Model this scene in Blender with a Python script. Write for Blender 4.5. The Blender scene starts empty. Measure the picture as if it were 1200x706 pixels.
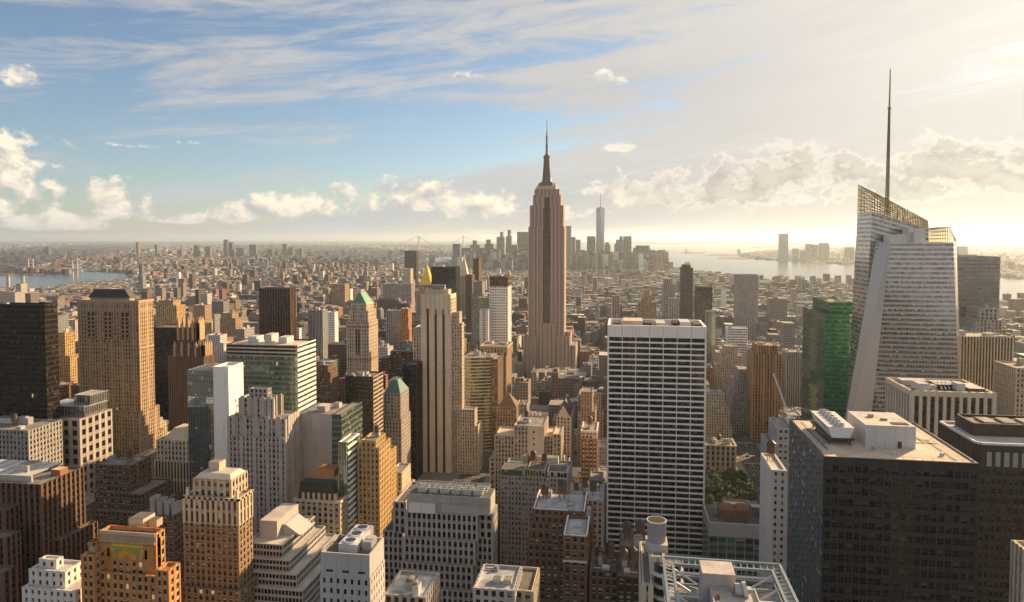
import bpy, math, random, bisect
import numpy as np
from mathutils import Vector, Matrix
R = math.radians
random.seed(7); rng = np.random.default_rng(11)
SC = bpy.context.scene
COL = SC.collection

# ------------------------------------------------------------------ camera
# grid axes: +Y runs down the avenues, +X is west; photograph 1200 x 706, focal length 840 px
FPX, CX, CYO, CAMZ = 840.0, 600.0, 315.7, 245.0
YAW, PITCH = R(8.9), R(2.5)
cam = bpy.data.objects.new('camera', bpy.data.cameras.new('camera')); COL.objects.link(cam)
cam.data.sensor_width = 36.0; cam.data.lens = 36.0 * FPX / 1200.0
cam.data.shift_y = -(353.0 - CYO) / 1200.0
cam.data.clip_start = 1.0; cam.data.clip_end = 300000.0
cam.location = (0, 0, CAMZ); cam.rotation_euler = (R(90) - PITCH, 0, YAW)
SC.camera = cam
ROT = cam.rotation_euler.to_matrix()

# ------------------------------------------------------------------ light, exposure
SUN_AZ, SUN_EL = R(40), R(21)          # azimuth measured from +Y towards +X
SC.view_settings.view_transform = 'Standard'; SC.view_settings.look = 'None'
SC.view_settings.gamma = 1.0; SC.view_settings.use_curve_mapping = False
SC.view_settings.exposure = 1.12
cy = SC.cycles
cy.use_denoising = True
cy.max_bounces = 5; cy.diffuse_bounces = 2; cy.glossy_bounces = 2; cy.transmission_bounces = 2
cy.volume_bounces = 1; cy.transparent_max_bounces = 6
cy.sample_clamp_indirect = 4.0
cy.use_adaptive_sampling = True; cy.adaptive_threshold = 0.02
sl = bpy.data.lights.new('sun', 'SUN'); sl.energy = 5.0; sl.angle = R(0.5); sl.color = (1.0, 0.68, 0.355)
sun = bpy.data.objects.new('sun', sl); COL.objects.link(sun)
SUNV = Vector((math.sin(SUN_AZ) * math.cos(SUN_EL), math.cos(SUN_AZ) * math.cos(SUN_EL), math.sin(SUN_EL)))
sun.rotation_euler = (-SUNV).to_track_quat('-Z', 'Y').to_euler()

# ------------------------------------------------------------------ node helpers
class E:
    """a socket with arithmetic"""
    def __init__(s, t, sock): s.t, s.s = t, sock
    def _m(s, op, *a, clamp=False):
        n = s.t.nodes.new('ShaderNodeMath'); n.operation = op; n.use_clamp = clamp
        for i, v in enumerate((s,) + a):
            if isinstance(v, E): s.t.links.new(v.s, n.inputs[i])
            else: n.inputs[i].default_value = v
        return E(s.t, n.outputs[0])
    def __add__(s, o): return s._m('ADD', o)
    def __sub__(s, o): return s._m('SUBTRACT', o)
    def __mul__(s, o): return s._m('MULTIPLY', o)
    def __truediv__(s, o): return s._m('DIVIDE', o)
    __radd__ = __add__; __rmul__ = __mul__
    def mx(s, o): return s._m('MAXIMUM', o)
    def mn(s, o): return s._m('MINIMUM', o)
    def fract(s): return s._m('FRACT')
    def gt(s, o): return s._m('GREATER_THAN', o)
    def lt(s, o): return s._m('LESS_THAN', o)
    def pw(s, o): return s._m('POWER', o)
    def clamp(s): return s._m('ADD', 0.0, clamp=True)
    def neg1(s): return s._m('MULTIPLY_ADD', -1.0, 1.0)
    def sm(s, a, b, lo=0.0, hi=1.0):
        n = s.t.nodes.new('ShaderNodeMapRange'); n.interpolation_type = 'SMOOTHSTEP'
        s.t.links.new(s.s, n.inputs[0])
        for i, v in enumerate((a, b, lo, hi)): n.inputs[i + 1].default_value = v
        return E(s.t, n.outputs[0])
def vec(t, x, y, z):
    n = t.nodes.new('ShaderNodeCombineXYZ')
    for i, v in enumerate((x, y, z)):
        if isinstance(v, E): t.links.new(v.s, n.inputs[i])
        else: n.inputs[i].default_value = v
    return E(t, n.outputs[0])
def sep(t, v):
    n = t.nodes.new('ShaderNodeSeparateXYZ'); t.links.new(v.s, n.inputs[0])
    return [E(t, n.outputs[i]) for i in range(3)]
def noise(t, v, scale, detail=3.0, rough=0.55, dist=0.0):
    n = t.nodes.new('ShaderNodeTexNoise'); t.links.new(v.s, n.inputs['Vector'])
    n.inputs['Scale'].default_value = scale; n.inputs['Detail'].default_value = detail
    n.inputs['Roughness'].default_value = rough; n.inputs['Distortion'].default_value = dist
    return E(t, n.outputs[0])
def mix(t, f, a, b):
    n = t.nodes.new('ShaderNodeMix'); n.data_type = 'RGBA'
    for i, v in ((0, f), (6, a), (7, b)):
        if isinstance(v, E): t.links.new(v.s, n.inputs[i])
        elif i == 0: n.inputs[i].default_value = v
        else: n.inputs[i].default_value = (*v, 1)
    return E(t, n.outputs[2])
def mulc(t, c, f):
    n = t.nodes.new('ShaderNodeVectorMath'); n.operation = 'SCALE'
    if isinstance(c, E): t.links.new(c.s, n.inputs[0])
    else: n.inputs[0].default_value = c
    if isinstance(f, E): t.links.new(f.s, n.inputs['Scale'])
    else: n.inputs['Scale'].default_value = f
    return E(t, n.outputs[0])

# ------------------------------------------------------------------ sky: Nishita air with cirrus veil and cumulus, in azimuth / height coordinates
def sky_pos(px, py):
    a = math.atan((px - 600) / FPX)
    return a - YAW, (279 - py) / FPX * math.cos(a)
def build_world():
    w = bpy.data.worlds.new('World'); SC.world = w; w.use_nodes = True
    t = w.node_tree; t.nodes.clear()
    tc = t.nodes.new('ShaderNodeTexCoord'); d = E(t, tc.outputs['Generated'])
    x, y, z = sep(t, d)
    az = x._m('ARCTAN2', y)
    V = z / ((x * x + y * y)._m('SQRT').mx(0.02))
    V = V.mx(-0.05).mn(3.0)
    sd = d.t.nodes.new('ShaderNodeVectorMath'); sd.operation = 'DOT_PRODUCT'
    t.links.new(d.s, sd.inputs[0]); sd.inputs[1].default_value = SUNV
    sdot = E(t, sd.outputs['Value']).clamp()
    sk = t.nodes.new('ShaderNodeTexSky'); sk.sky_type = 'NISHITA'; sk.sun_disc = False
    sk.sun_elevation = SUN_EL; sk.sun_rotation = SUN_AZ
    sk.altitude = 200; sk.air_density = 1.0; sk.dust_density = 0.5; sk.ozone_density = 2.2
    # --- warm glow around the veiled sun
    glow = sdot.pw(8.0)
    # --- cirrus veil
    pc = vec(t, az * 1.5 + V * 1.0, V * 10.5 - az * 1.5, 3.7)
    fine = noise(t, pc, 2.9, 10, 0.66, 0.45)
    broad = noise(t, vec(t, az * 1.2 + V * .6, V * 4.2 - az * .5, 9.1), 1.5, 4, 0.5)
    band = V - (az * 0.16 + 0.165)                   # clear blue lane below the veil
    lane = (band * band * -420.0)._m('EXPONENT') * az.sm(0.02, 0.18, 1.0, 0.0)
    lane2 = (band * band * -1500.0)._m('EXPONENT') * az.sm(0.0, 0.16, 0.9, 0.0) 
    veil = (fine * 2.1 + broad * 0.7 - 0.50 + az.sm(-0.75, 0.30, -0.30, 0.22) + V.sm(0.02, 0.12, 0.16, 0.0) - lane * 0.30 - 0.44)
    veil = veil.sm(0.06, 0.62)
    fade = az._m('ABSOLUTE').sm(0.9, 1.9, 1.0, 0.0)
    veil = (veil + fade.neg1() * 0.17).clamp()  # pale veil added behind the camera, out of view, to brighten north walls
    veil = veil.mx(0.06).mx(fade * az.sm(-0.12, 0.42, 0.0, 0.93) * (fine * 1.1 + 0.36).clamp() * lane.neg1().mx(0.2)).mx(V.sm(0.0, 0.055, 0.45, 0.0))
    vcol = mix(t, az.sm(-0.5, 0.35), (0.74, 0.77, 0.80), (0.92, 0.88, 0.82))
    vcol = mix(t, (fine * 3.4 - 1.2).clamp() * 0.75, mulc(t, vcol, 0.78), vcol)
    vcol = mix(t, (broad * 3.4 - 1.2).clamp() * V.sm(0.10, 0.22, 0.0, 0.75), vcol, (0.64, 0.63, 0.65))
    vcol = mix(t, az.sm(-0.1, 0.3) * V.sm(0.02, 0.14, 0.75, 0.0), vcol, (0.80, 0.755, 0.68))
    vcol = mix(t, glow.clamp() * V.sm(0.05, 0.22, 0.30, 1.0) * (fine * -1.3 + 1.55).clamp(), vcol, (1.30, 1.20, 1.05))
    # --- cumulus
    blobs = [(10,222,84,66),(-60,225,100,70),(130,246,44,38),(60,262,110,16),(300,250,56,15),(395,240,86,25),(490,236,76,26),(560,245,56,22),
             (650,252,60,10),(745,228,66,22),(830,226,115,42),(930,206,95,42),(985,206,55,28),(1095,198,62,38),(1185,212,70,44),(1140,182,36,16),
             (712,94,34,15),(20,94,50,19),(735,174,30,10),(158,172,38,5),(215,168,33,5),(545,94,38,8),(888,178,15,7),(1040,225,90,26),(230,258,60,9)]
    M = None
    nz0 = noise(t, vec(t, az, V * 1.25, 1.3), 26.0, 9, 0.58, 0.25)
    for (bx, by, rx, ry) in blobs:
        a, v = sky_pos(bx, by); k = math.cos(math.atan((bx - 600) / FPX))
        dx = (az - a) * (FPX / (rx * k * k)); dy = (V - v) * (FPX / (ry * k))
        dy = dy.mx(dy * -1.9)                          # flatter underside
        m = (0.52 if rx < 55 and by < 180 else 1.0) + (dx * dx + dy * dy) * -1.0
        M = m if M is None else M.mx(m)
    M = M.mx(-1.5)
    nzf = noise(t, vec(t, az, V * 1.25, 5.3), 85.0, 6, 0.62, 0.4)
    dens = (M * 0.55 + (nz0 - 0.5) * 2.5 + (nzf - 0.5) * 1.0 + 0.02)
    cov = dens.sm(0.0, 0.50)
    nz1 = noise(t, vec(t, az + 0.010, (V + 0.012) * 1.25, 1.3), 26.0, 9, 0.58, 0.25)
    lit = ((nz0 - nz1) * 3.6 + (nzf - 0.5) * 0.5 + 0.64 + V.sm(0.03, 0.12, -0.10, 0.10)).clamp()
    back = az.sm(-0.15, 0.12)                          # clouds on the sun's side are seen backlit: grey hearts, bright rims
    lit2 = (dens.sm(0.05, 0.55, 1.0, 0.0) * 0.70 + lit * 0.26).clamp()
    f = lit + (lit2 - lit) * back
    ccol = mix(t, f, mix(t, back, (0.58, 0.55, 0.53), (0.43, 0.405, 0.375)), mix(t, back, (1.16, 1.02, 0.80), (1.34, 1.22, 1.02)))
    ccol = mix(t, glow * 0.15, ccol, (1.2, 1.1, 0.9))
    low = V.sm(0.01, 0.045, 0.45, 0.0)                  # far banks sink into the horizon air
    ccol = mix(t, low, ccol, vcol)
    b1 = t.nodes.new('ShaderNodeBackground'); t.links.new(sk.outputs[0], b1.inputs[0]); b1.inputs[1].default_value = 0.055
    b2 = t.nodes.new('ShaderNodeBackground'); t.links.new(vcol.s, b2.inputs[0]); b2.inputs[1].default_value = 0.385
    b3 = t.nodes.new('ShaderNodeBackground'); t.links.new(ccol.s, b3.inputs[0]); b3.inputs[1].default_value = 0.455
    m1 = t.nodes.new('ShaderNodeMixShader'); t.links.new(veil.s, m1.inputs[0]); t.links.new(b1.outputs[0], m1.inputs[1]); t.links.new(b2.outputs[0], m1.inputs[2])
    m2 = t.nodes.new('ShaderNodeMixShader'); t.links.new((cov * 0.94).s, m2.inputs[0]); t.links.new(m1.outputs[0], m2.inputs[1]); t.links.new(b3.outputs[0], m2.inputs[2])
    o = t.nodes.new('ShaderNodeOutputWorld'); t.links.new(m2.outputs[0], o.inputs[0])
    w.cycles.sampling_method = 'MANUAL'; w.cycles.sample_map_resolution = 512
build_world()

# ------------------------------------------------------------------ picture <-> place
def ray(px, py):
    return ROT @ Vector(((px - CX) / FPX, -(py - CYO) / FPX, -1.0))
def atY(px, py, Y):
    r = ray(px, py); t = Y / r.y
    return r.x * t, CAMZ + r.z * t
def ground(px, py, z=0.0):
    r = ray(px, py); t = (z - CAMZ) / r.z
    return r.x * t, r.y * t
def Yside(X, px, py):
    r = ray(px, py); return X * r.y / r.x
ROTI = ROT.transposed()
def project(p):
    q = ROTI @ (Vector(p) - Vector((0, 0, CAMZ)))
    if q.z > -1: return None
    return CX + FPX * q.x / -q.z, CYO - FPX * q.y / -q.z, -q.z

# ------------------------------------------------------------------ materials
MATS = {}
def newmat(name):
    m = bpy.data.materials.new(name); m.use_nodes = True
    t = m.node_tree; return m, t, t.nodes['Principled BSDF']
def pos(t):
    g = t.nodes.new('ShaderNodeNewGeometry'); return E(t, g.outputs['Position'])
def mat_stone(name, c, rough=0.85, var=0.20, streak=0.34, band=0.0, cell=0.0):
    if name in MATS: return MATS[name]
    m, t, b = newmat(name); p = pos(t); x, y, z = sep(t, p)
    n1 = noise(t, p, 0.05, 5, 0.6)
    st = noise(t, vec(t, x * 0.55, y * 0.55, z * 0.035), 1.0, 4, 0.65)
    n3 = noise(t, p, 1.1, 2, 0.6)
    f = 1.0 + (n1 - 0.5) * (var * 2.2) + (st - 0.5) * (streak * 2.0) + (n3 - 0.5) * (var * 1.1)
    if cell:                                             # coursed masonry: patches of stones differ
        v = t.nodes.new('ShaderNodeTexVoronoi'); v.inputs['Scale'].default_value = 0.6
        t.links.new(p.s, v.inputs['Vector']); cc = sep(t, E(t, v.outputs['Color']))[0]
        f = f + (cc - 0.5) * cell
    col = mulc(t, c, f)
    col = mix(t, st.sm(0.54, 0.76, 0.0, 0.6), col, mulc(t, (0.5 * c[0], 0.47 * c[1], 0.44 * c[2]), 1.0))
    t.links.new(col.s, b.inputs['Base Color']); b.inputs['Roughness'].default_value = rough
    b.inputs['Specular IOR Level'].default_value = 0.25
    MATS[name] = m; return m
def mat_plain(name, c, rough=0.6, metal=0.0, spec=0.5):
    if name in MATS: return MATS[name]
    m, t, b = newmat(name); p = pos(t)
    n = noise(t, p, 0.8, 4, 0.6)
    col = mulc(t, c, 0.8 + n * 0.4); b.inputs['Specular IOR Level'].default_value = spec
    t.links.new(col.s, b.inputs['Base Color']); b.inputs['Roughness'].default_value = rough; b.inputs['Metallic'].default_value = metal
    MATS[name] = m; return m
def mat_roof(name, c, c2):
    if name in MATS: return MATS[name]
    m, t, b = newmat(name); p = pos(t)
    n = noise(t, p, 0.11, 8, 0.66, 0.9); n2 = noise(t, p, 0.9, 5, 0.75)
    col = mix(t, n.sm(0.36, 0.66), c, c2)
    col = mulc(t, col, 0.50 + n2 * 1.0)
    t.links.new(col.s, b.inputs['Base Color']); b.inputs['Roughness'].default_value = 0.9
    MATS[name] = m; return m
def mat_window(name, c, blind=(0.60, 0.55, 0.46), pb=0.42, rough=0.1, metal=0.0, spec=0.5, lit=0.0015, tint=0.5, split=1):
    """one pane per face: attribute rnd picks glass shade, blind position and the rare lamp behind it"""
    if name in MATS: return MATS[name]
    m, t, b = newmat(name)
    a = t.nodes.new('ShaderNodeAttribute'); a.attribute_name = 'rnd'; r = E(t, a.outputs['Fac'])
    uv = t.nodes.new('ShaderNodeUVMap'); u, v, _ = sep(t, E(t, uv.outputs[0]))
    if split > 1: r = (r + (u * split)._m('FLOOR') * 0.3819).fract()
    r2 = (r * 17.31).fract(); r3 = (r * 53.7).fract()
    lev = r2 * 0.75 + 0.2
    isb = r3.lt(pb) * v.gt(lev)
    g = mulc(t, c, (1.0 - tint) + r2 * (2 * tint))
    fr = (u.lt(0.06) + u.gt(0.94) + (u - 0.5)._m('ABSOLUTE').lt(0.03) + (v - 0.5)._m('ABSOLUTE').lt(0.03)).clamp()
    col = mix(t, isb, g, mulc(t, blind, 0.45 + r * 0.6))
    col = mix(t, fr * 0.45, col, (0.09, 0.08, 0.07))
    t.links.new(col.s, b.inputs['Base Color'])
    t.links.new((isb * 0.25 + rough).s, b.inputs['Roughness'])
    if metal: t.links.new((isb.neg1() * metal).s, b.inputs['Metallic'])
    b.inputs['Specular IOR Level'].default_value = spec
    if lit:
        on = (r * 91.7).fract().lt(lit)
        b.inputs['Emission Color'].default_value = (1.0, 0.62, 0.25, 1)
        t.links.new((on * 0.25).s, b.inputs['Emission Strength'])
    MATS[name] = m; return m

LIME = mat_stone('limestone', (0.52, 0.425, 0.315), cell=0.12)
LIME2 = mat_stone('pale_limestone', (0.64, 0.535, 0.405), cell=0.10)
TAN = mat_stone('tan_brick', (0.43, 0.305, 0.19), cell=0.16)
GOLDB = mat_stone('sunlit_gold_brick', (0.52, 0.34, 0.14), cell=0.14)  # gold of the sunlight put into the brick colour of sunlit blocks
ORANGE = mat_stone('orange_brick', (0.50, 0.225, 0.075), cell=0.2)
BROWN = mat_stone('brown_brick', (0.19, 0.115, 0.075), cell=0.22)
DBROWN = mat_stone('dark_brown_brick', (0.062, 0.040, 0.031), cell=0.2)
REDBR = mat_stone('red_granite', (0.155, 0.088, 0.058), cell=0.1)
GREY = mat_stone('grey_stone', (0.35, 0.33, 0.315), cell=0.1)
PINKG = mat_stone('pinkish_grey_stone', (0.41, 0.37, 0.34), cell=0.1)
CONC = mat_stone('concrete', (0.42, 0.405, 0.39))
WHITE = mat_stone('white_stone', (0.86, 0.81, 0.755), var=0.07, streak=0.08)
WHITEW = mat_stone('white_painted_brick', (0.66, 0.62, 0.58), var=0.06, streak=0.1)
TANB = mat_stone('dull_brown_brick', (0.29, 0.185, 0.105), cell=0.2)
ESBST = mat_stone('indiana_limestone', (0.54, 0.40, 0.325), var=0.12, streak=0.1)
DARKER = {LIME: mat_stone('limestone_spandrel', (0.37, 0.295, 0.215)), LIME2: mat_stone('pale_spandrel', (0.46, 0.375, 0.28)), TAN: mat_stone('tan_spandrel', (0.29, 0.195, 0.115)), GREY: mat_stone('grey_spandrel', (0.25, 0.225, 0.205)),
          PINKG: mat_stone('taupe_spandrel', (0.30, 0.255, 0.22)), GOLDB: mat_stone('sunlit_gold_spandrel', (0.38, 0.25, 0.115)), TANB: mat_stone('dull_spandrel', (0.18, 0.11, 0.065)), BROWN: mat_stone('brown_spandrel', (0.13, 0.078, 0.052))}
BLACKM = mat_plain('black_metal', (0.012, 0.011, 0.011), 0.5, 0.0, 0.15)
DARKM = mat_plain('dark_bronze_metal', (0.032, 0.026, 0.023), 0.5)
STEEL = mat_plain('grey_steel', (0.34, 0.34, 0.34), 0.45, 0.3)
PALEM = mat_plain('pale_metal_panel', (0.50, 0.50, 0.50), 0.5)
WHITEM = mat_plain('white_enamel', (0.72, 0.71, 0.69), 0.45)
COPPER = mat_stone('green_copper', (0.09, 0.25, 0.175), 0.6, 0.2, 0.3)
GOLD = mat_plain('gold_leaf', (0.95, 0.52, 0.06), 0.32, 0.85)
SLATE = mat_plain('dark_slate', (0.035, 0.032, 0.032), 0.6)
TERRA = mat_stone('terracotta_tile', (0.30, 0.13, 0.06), cell=0.2)
MOSAIC = mat_plain('yellow_faience', (0.80, 0.46, 0.02), 0.35)
MOSAICG = mat_plain('green_faience', (0.27, 0.33, 0.10), 0.35)
WOOD = mat_plain('weathered_cedar', (0.13, 0.085, 0.055), 0.85)
RUST = mat_plain('rusty_steel', (0.22, 0.10, 0.05), 0.8)
ROOFG = mat_roof('grey_gravel_roof', (0.24, 0.225, 0.21), (0.13, 0.125, 0.12))
ROOFD = mat_roof('tar_roof', (0.075, 0.068, 0.062), (0.15, 0.135, 0.12))
ROOFL = mat_roof('pale_membrane_roof', (0.50, 0.46, 0.42), (0.36, 0.33, 0.30))
ROOFT = mat_roof('tan_gravel_roof', (0.60, 0.475, 0.37), (0.44, 0.345, 0.27))
ROOFS = mat_roof('silver_coated_roof', (0.44, 0.45, 0.47), (0.20, 0.20, 0.21))
WIN = mat_window('window_glass', (0.028, 0.024, 0.020))  # pale blinds also stand in for panes bright with reflections
WINB = mat_window('blue_window_glass', (0.022, 0.032, 0.045), pb=0.2, rough=0.06, metal=0.25)
WINK = mat_window('smoked_glass', (0.008, 0.008, 0.008), pb=0.30, blind=(0.055, 0.052, 0.05), lit=0.0, spec=.35)
WING = mat_window('green_glass', (0.13, 0.185, 0.15), pb=0.15, rough=0.05, metal=0.65, blind=(0.30, 0.34, 0.28), lit=0.001)
WINGB = mat_window('bright_green_glass', (0.010, 0.075, 0.038), pb=0.42, blind=(0.05, 0.30, 0.125), rough=0.06, metal=0.3, lit=0.0)  # green blind tone paints the lighter reflections into the panes
WINR = mat_window('mirror_glass', (0.42, 0.46, 0.45), pb=0.06, rough=0.03, metal=0.85, lit=0.0, tint=0.25)
WINBZ = mat_window('bronze_glass', (0.022, 0.016, 0.012), pb=0.2, rough=0.05, metal=0.4, blind=(0.07, 0.05, 0.035), lit=0.001)
WINW = mat_window('pale_blue_glass', (0.16, 0.20, 0.25), pb=0.3, rough=0.08, metal=0.4, blind=(0.45, 0.45, 0.45))
WINPL = mat_window('pewter_glass', (0.20, 0.20, 0.205), pb=0.22, rough=0.05, metal=0.75, blind=(0.38, 0.35, 0.32), lit=0.0)
WINDG = mat_window('shaded_green_glass', (0.03, 0.12, 0.075), pb=0.15, rough=0.05, metal=0.4, blind=(0.12, 0.25, 0.17), lit=0.0)
SPDG = mat_plain('shaded_green_spandrel', (0.03, 0.10, 0.065), 0.2, 0.3)
SPG = mat_plain('green_spandrel_glass', (0.20, 0.25, 0.215), 0.15, 0.3)
SPGB = mat_plain('bright_green_spandrel', (0.012, 0.24, 0.09), 0.25, 0.1)
SPK = mat_plain('black_spandrel', (0.022, 0.019, 0.018), 0.3)
SPW = mat_plain('pale_glass_spandrel', (0.50, 0.485, 0.475), 0.14, 0.6)
SPBLUE = mat_plain('blue_grey_spandrel', (0.07, 0.095, 0.125), 0.25, 0.3)

# ------------------------------------------------------------------ mesh building
class MB:
    def __init__(s): s.v, s.f, s.m = [], [], []
    def q(s, pts, m):
        i = len(s.v); s.v += [tuple(p) for p in pts]; s.f.append(tuple(range(i, i + len(pts)))); s.m.append(m)
    def box(s, x0, x1, y0, y1, z0, z1, m, mt=None, bottom=False):
        i = len(s.v)
        s.v += [(x0,y0,z0),(x1,y0,z0),(x1,y1,z0),(x0,y1,z0),(x0,y0,z1),(x1,y0,z1),(x1,y1,z1),(x0,y1,z1)]
        for a in ((0,1,5,4),(1,2,6,5),(2,3,7,6),(3,0,4,7)): s.f.append(tuple(i + k for k in a)); s.m.append(m)
        s.f.append((i+4,i+5,i+6,i+7)); s.m.append(mt or m)
        if bottom: s.f.append((i+3,i+2,i+1,i)); s.m.append(m)
    def loft(s, a, b, m, cap=None):
        n = len(a); i = len(s.v); s.v += [tuple(p) for p in a] + [tuple(p) for p in b]
        for k in range(n): s.f.append((i+k, i+(k+1)%n, i+n+(k+1)%n, i+n+k)); s.m.append(m)
        if cap: s.f.append(tuple(range(i+n, i+2*n))); s.m.append(cap)
    def cyl(s, x, y, z0, z1, r0, r1, m, n=16, cap=None):
        A = [(x+r0*math.cos(k*2*math.pi/n), y+r0*math.sin(k*2*math.pi/n), z0) for k in range(n)]
        B = [(x+r1*math.cos(k*2*math.pi/n), y+r1*math.sin(k*2*math.pi/n), z1) for k in range(n)]
        s.loft(A, B, m, cap or m)
    def bar(s, p, q, w, m, n=4):
        p, q = Vector(p), Vector(q); d = (q - p).normalized()
        u = d.cross(Vector((0,0,1)) if abs(d.z) < .9 else Vector((1,0,0))).normalized(); v = d.cross(u)
        o = [(u*math.cos(R(45)+k*2*math.pi/n) + v*math.sin(R(45)+k*2*math.pi/n)) * (w * .7071) for k in range(n)]
        s.loft([p+k for k in o], [q+k for k in o], m, m)
    def build(s, name, parent=None, loc=(0,0,0), smooth=False):
        if not s.v: return None
        me = bpy.data.meshes.new(name)
        L = Vector(loc)
        me.from_pydata([(a-L.x, b-L.y, c-L.z) for a, b, c in s.v], [], s.f)
        mats = []; idx = []
        for m in s.m:
            if m not in mats: mats.append(m)
            idx.append(mats.index(m))
        for m in mats: me.materials.append(m)
        me.polygons.foreach_set('material_index', idx)
        if smooth: me.polygons.foreach_set('use_smooth', [True] * len(s.f))
        o = bpy.data.objects.new(name, me); COL.objects.link(o)
        if parent: o.parent = parent
        else: o.location = loc
        return o
def tag(o, label=None, cat=None, group=None, kind=None):
    if label: o['label'] = label
    if cat: o['category'] = cat
    if group: o['group'] = group
    if kind: o['kind'] = kind
    return o
def empty(name, loc, label, cat, group=None):
    o = bpy.data.objects.new(name, None); COL.objects.link(o); o.location = loc; o.empty_display_size = 1
    return tag(o, label, cat, group)

def style(**k):
    d = dict(floor=3.7, bay=3.3, pier=.48, sp=.45, pp=.5, spp=.46, wall=LIME, pm=None, sm=None, win=WIN, back=None, big=0, bigw=1.6, edge=0.0, top=0.0, minsp=None)
    d.update(k)
    d['pm'] = d['pm'] or d['wall']; d['sm'] = d['sm'] or DARKER.get(d['wall'], d['wall']); d['back'] = d['back'] or d['sm']
    return d
_rr = random.Random(3)
ACM = (mat_plain('dark_air_conditioner', (.10, .095, .09), .6), mat_plain('pale_air_conditioner', (.5, .48, .45), .6))
SILL = mat_stone('sill_stone', (0.52, 0.46, 0.39), var=.25)
def facade(mb, panes, P00, P10, P11, P01, S, ext=0.0):
    """piers and spandrels standing proud of a quad wall, one recessed pane per cell"""
    P00, P10, P11, P01 = map(Vector, (P00, P10, P11, P01))
    ub = P10 - P00; W = ub.length; H = (P01 - P00).length
    if W < 1.5 or H < 2: return
    n = ub.cross(P01 - P00).normalized()
    def pt(u, v, o=0.0): return (P00*(1-u) + P10*u)*(1-v) + (P01*(1-u) + P11*u)*v + n*o
    eu = S['edge'] / W; tv = S['top'] / H
    nb = max(1, round((W - 2*S['edge']) / S['bay'])); nf = max(1, round((H - S['top']) / S['floor']))
    bu = (1 - 2*eu) / nb; fv = (1 - tv) / nf
    hw = S['pier'] * bu / 2
    pp, spp = S['pp'], S['spp']
    eps = ext / W
    us = []
    for i in range(nb + 1):
        w = hw * (S['bigw'] if S['big'] and i % S['big'] == 0 else 1.0)
        a, b = eu + i*bu - w, eu + i*bu + w
        if i == 0: a = -eps
        if i == nb: b = 1 + eps
        us.append((a, b))
    for a, b in us:                                        # piers
        if b <= a: continue
        mb.q((pt(a,0,pp), pt(b,0,pp), pt(b,1,pp), pt(a,1,pp)), S['pm'])
        mb.q((pt(a,0), pt(a,0,pp), pt(a,1,pp), pt(a,1)), S['pm'])
        mb.q((pt(b,0,pp), pt(b,0), pt(b,1), pt(b,1,pp)), S['pm'])
        mb.q((pt(a,1,pp), pt(b,1,pp), pt(b,1), pt(a,1)), S['pm'])
    sh = S['sp'] * fv
    vs = []
    for j in range(nf + 1):
        c = j * fv
        a, b = max(0, c - sh * .5), min(1, c + sh * .5)
        if j == nf: b = 1.0
        vs.append((a, b))
    if spp > 0:
        for a, b in vs:
            if b - a < 1e-5: continue
            mb.q((pt(0,a,spp), pt(1,a,spp), pt(1,b,spp), pt(0,b,spp)), S['sm'])
            mb.q((pt(0,a), pt(1,a), pt(1,a,spp), pt(0,a,spp)), S['sm'])
            mb.q((pt(0,b,spp), pt(1,b,spp), pt(1,b), pt(0,b)), S['sm'])
    rr = _rr
    for i in range(nb):
        u0, u1 = us[i][1], us[i+1][0]
        if u1 - u0 < 1e-5: continue
        for j in range(nf):
            v0, v1 = vs[j][1], vs[j+1][0]
            if v1 - v0 < 1e-5: continue
            if S.get('sill'):                              # stone sill, and now and then an air conditioner
                dv = .22 / H; of = spp + .10; ms = S['sill']
                mb.q((pt(u0,v0-dv,of), pt(u1,v0-dv,of), pt(u1,v0,of), pt(u0,v0,of)), ms); mb.q((pt(u0,v0,of), pt(u1,v0,of), pt(u1,v0), pt(u0,v0)), ms)
                if rr.random() < .07:
                    a, c, d = u0 + (u1-u0)*.2, u0 + (u1-u0)*.8, v0 + .55/H; of += .25; ma = ACM[rr.random() < .4]
                    mb.q((pt(a,v0,of), pt(c,v0,of), pt(c,d,of), pt(a,d,of)), ma); mb.q((pt(a,d,of), pt(c,d,of), pt(c,d), pt(a,d)), ma); mb.q((pt(c,v0,of), pt(c,v0), pt(c,d), pt(c,d,of)), ma)
            o0, o1, o2, o3 = (rr.uniform(.05, .062) for _ in range(4))
            panes.append(((pt(u0,v0,o0), pt(u1,v0,o1), pt(u1,v1,o2), pt(u0,v1,o3)), rr.random(), S['win']))
def pane_mesh(name, items, loc):
    v, f, rnd, uv, mi, mats = [], [], [], [], [], []
    L = Vector(loc)
    for pts, r, m in items:
        i = len(v); v += [tuple(p - L) for p in pts]; f.append((i,i+1,i+2,i+3)); rnd.append(r)
        uv += [0,0,1,0,1,1,0,1]
        if m not in mats: mats.append(m)
        mi.append(mats.index(m))
    me = bpy.data.meshes.new(name); me.from_pydata(v, [], f)
    for m in mats: me.materials.append(m)
    me.polygons.foreach_set('material_index', mi)
    me.uv_layers.new(name='UVMap').data.foreach_set('uv', uv)
    at = me.attributes.new('rnd', 'FLOAT', 'FACE'); at.data.foreach_set('value', rnd)
    return me
SUBPART = {'belt_course':'wall','cornice':'wall','buttress':'wall','pinnacle':'wall','finial':'wall','tile_panel':'wall','tile_panel_west':'wall','arched_window':'wall','dark_stripe':'wall','dormer':'mansard_roof','antenna':'mooring_mast','lantern':'spire',
           'top_window':'wall','roof_rim':'wall','parapet_pipe':'wall','balcony':'core','parapet':'wall','exhaust_fan':'lift_house'}
HERO = []      # (x0, x1, y0, y1, height, lowest visible row, left px, right px, short name)
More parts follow.
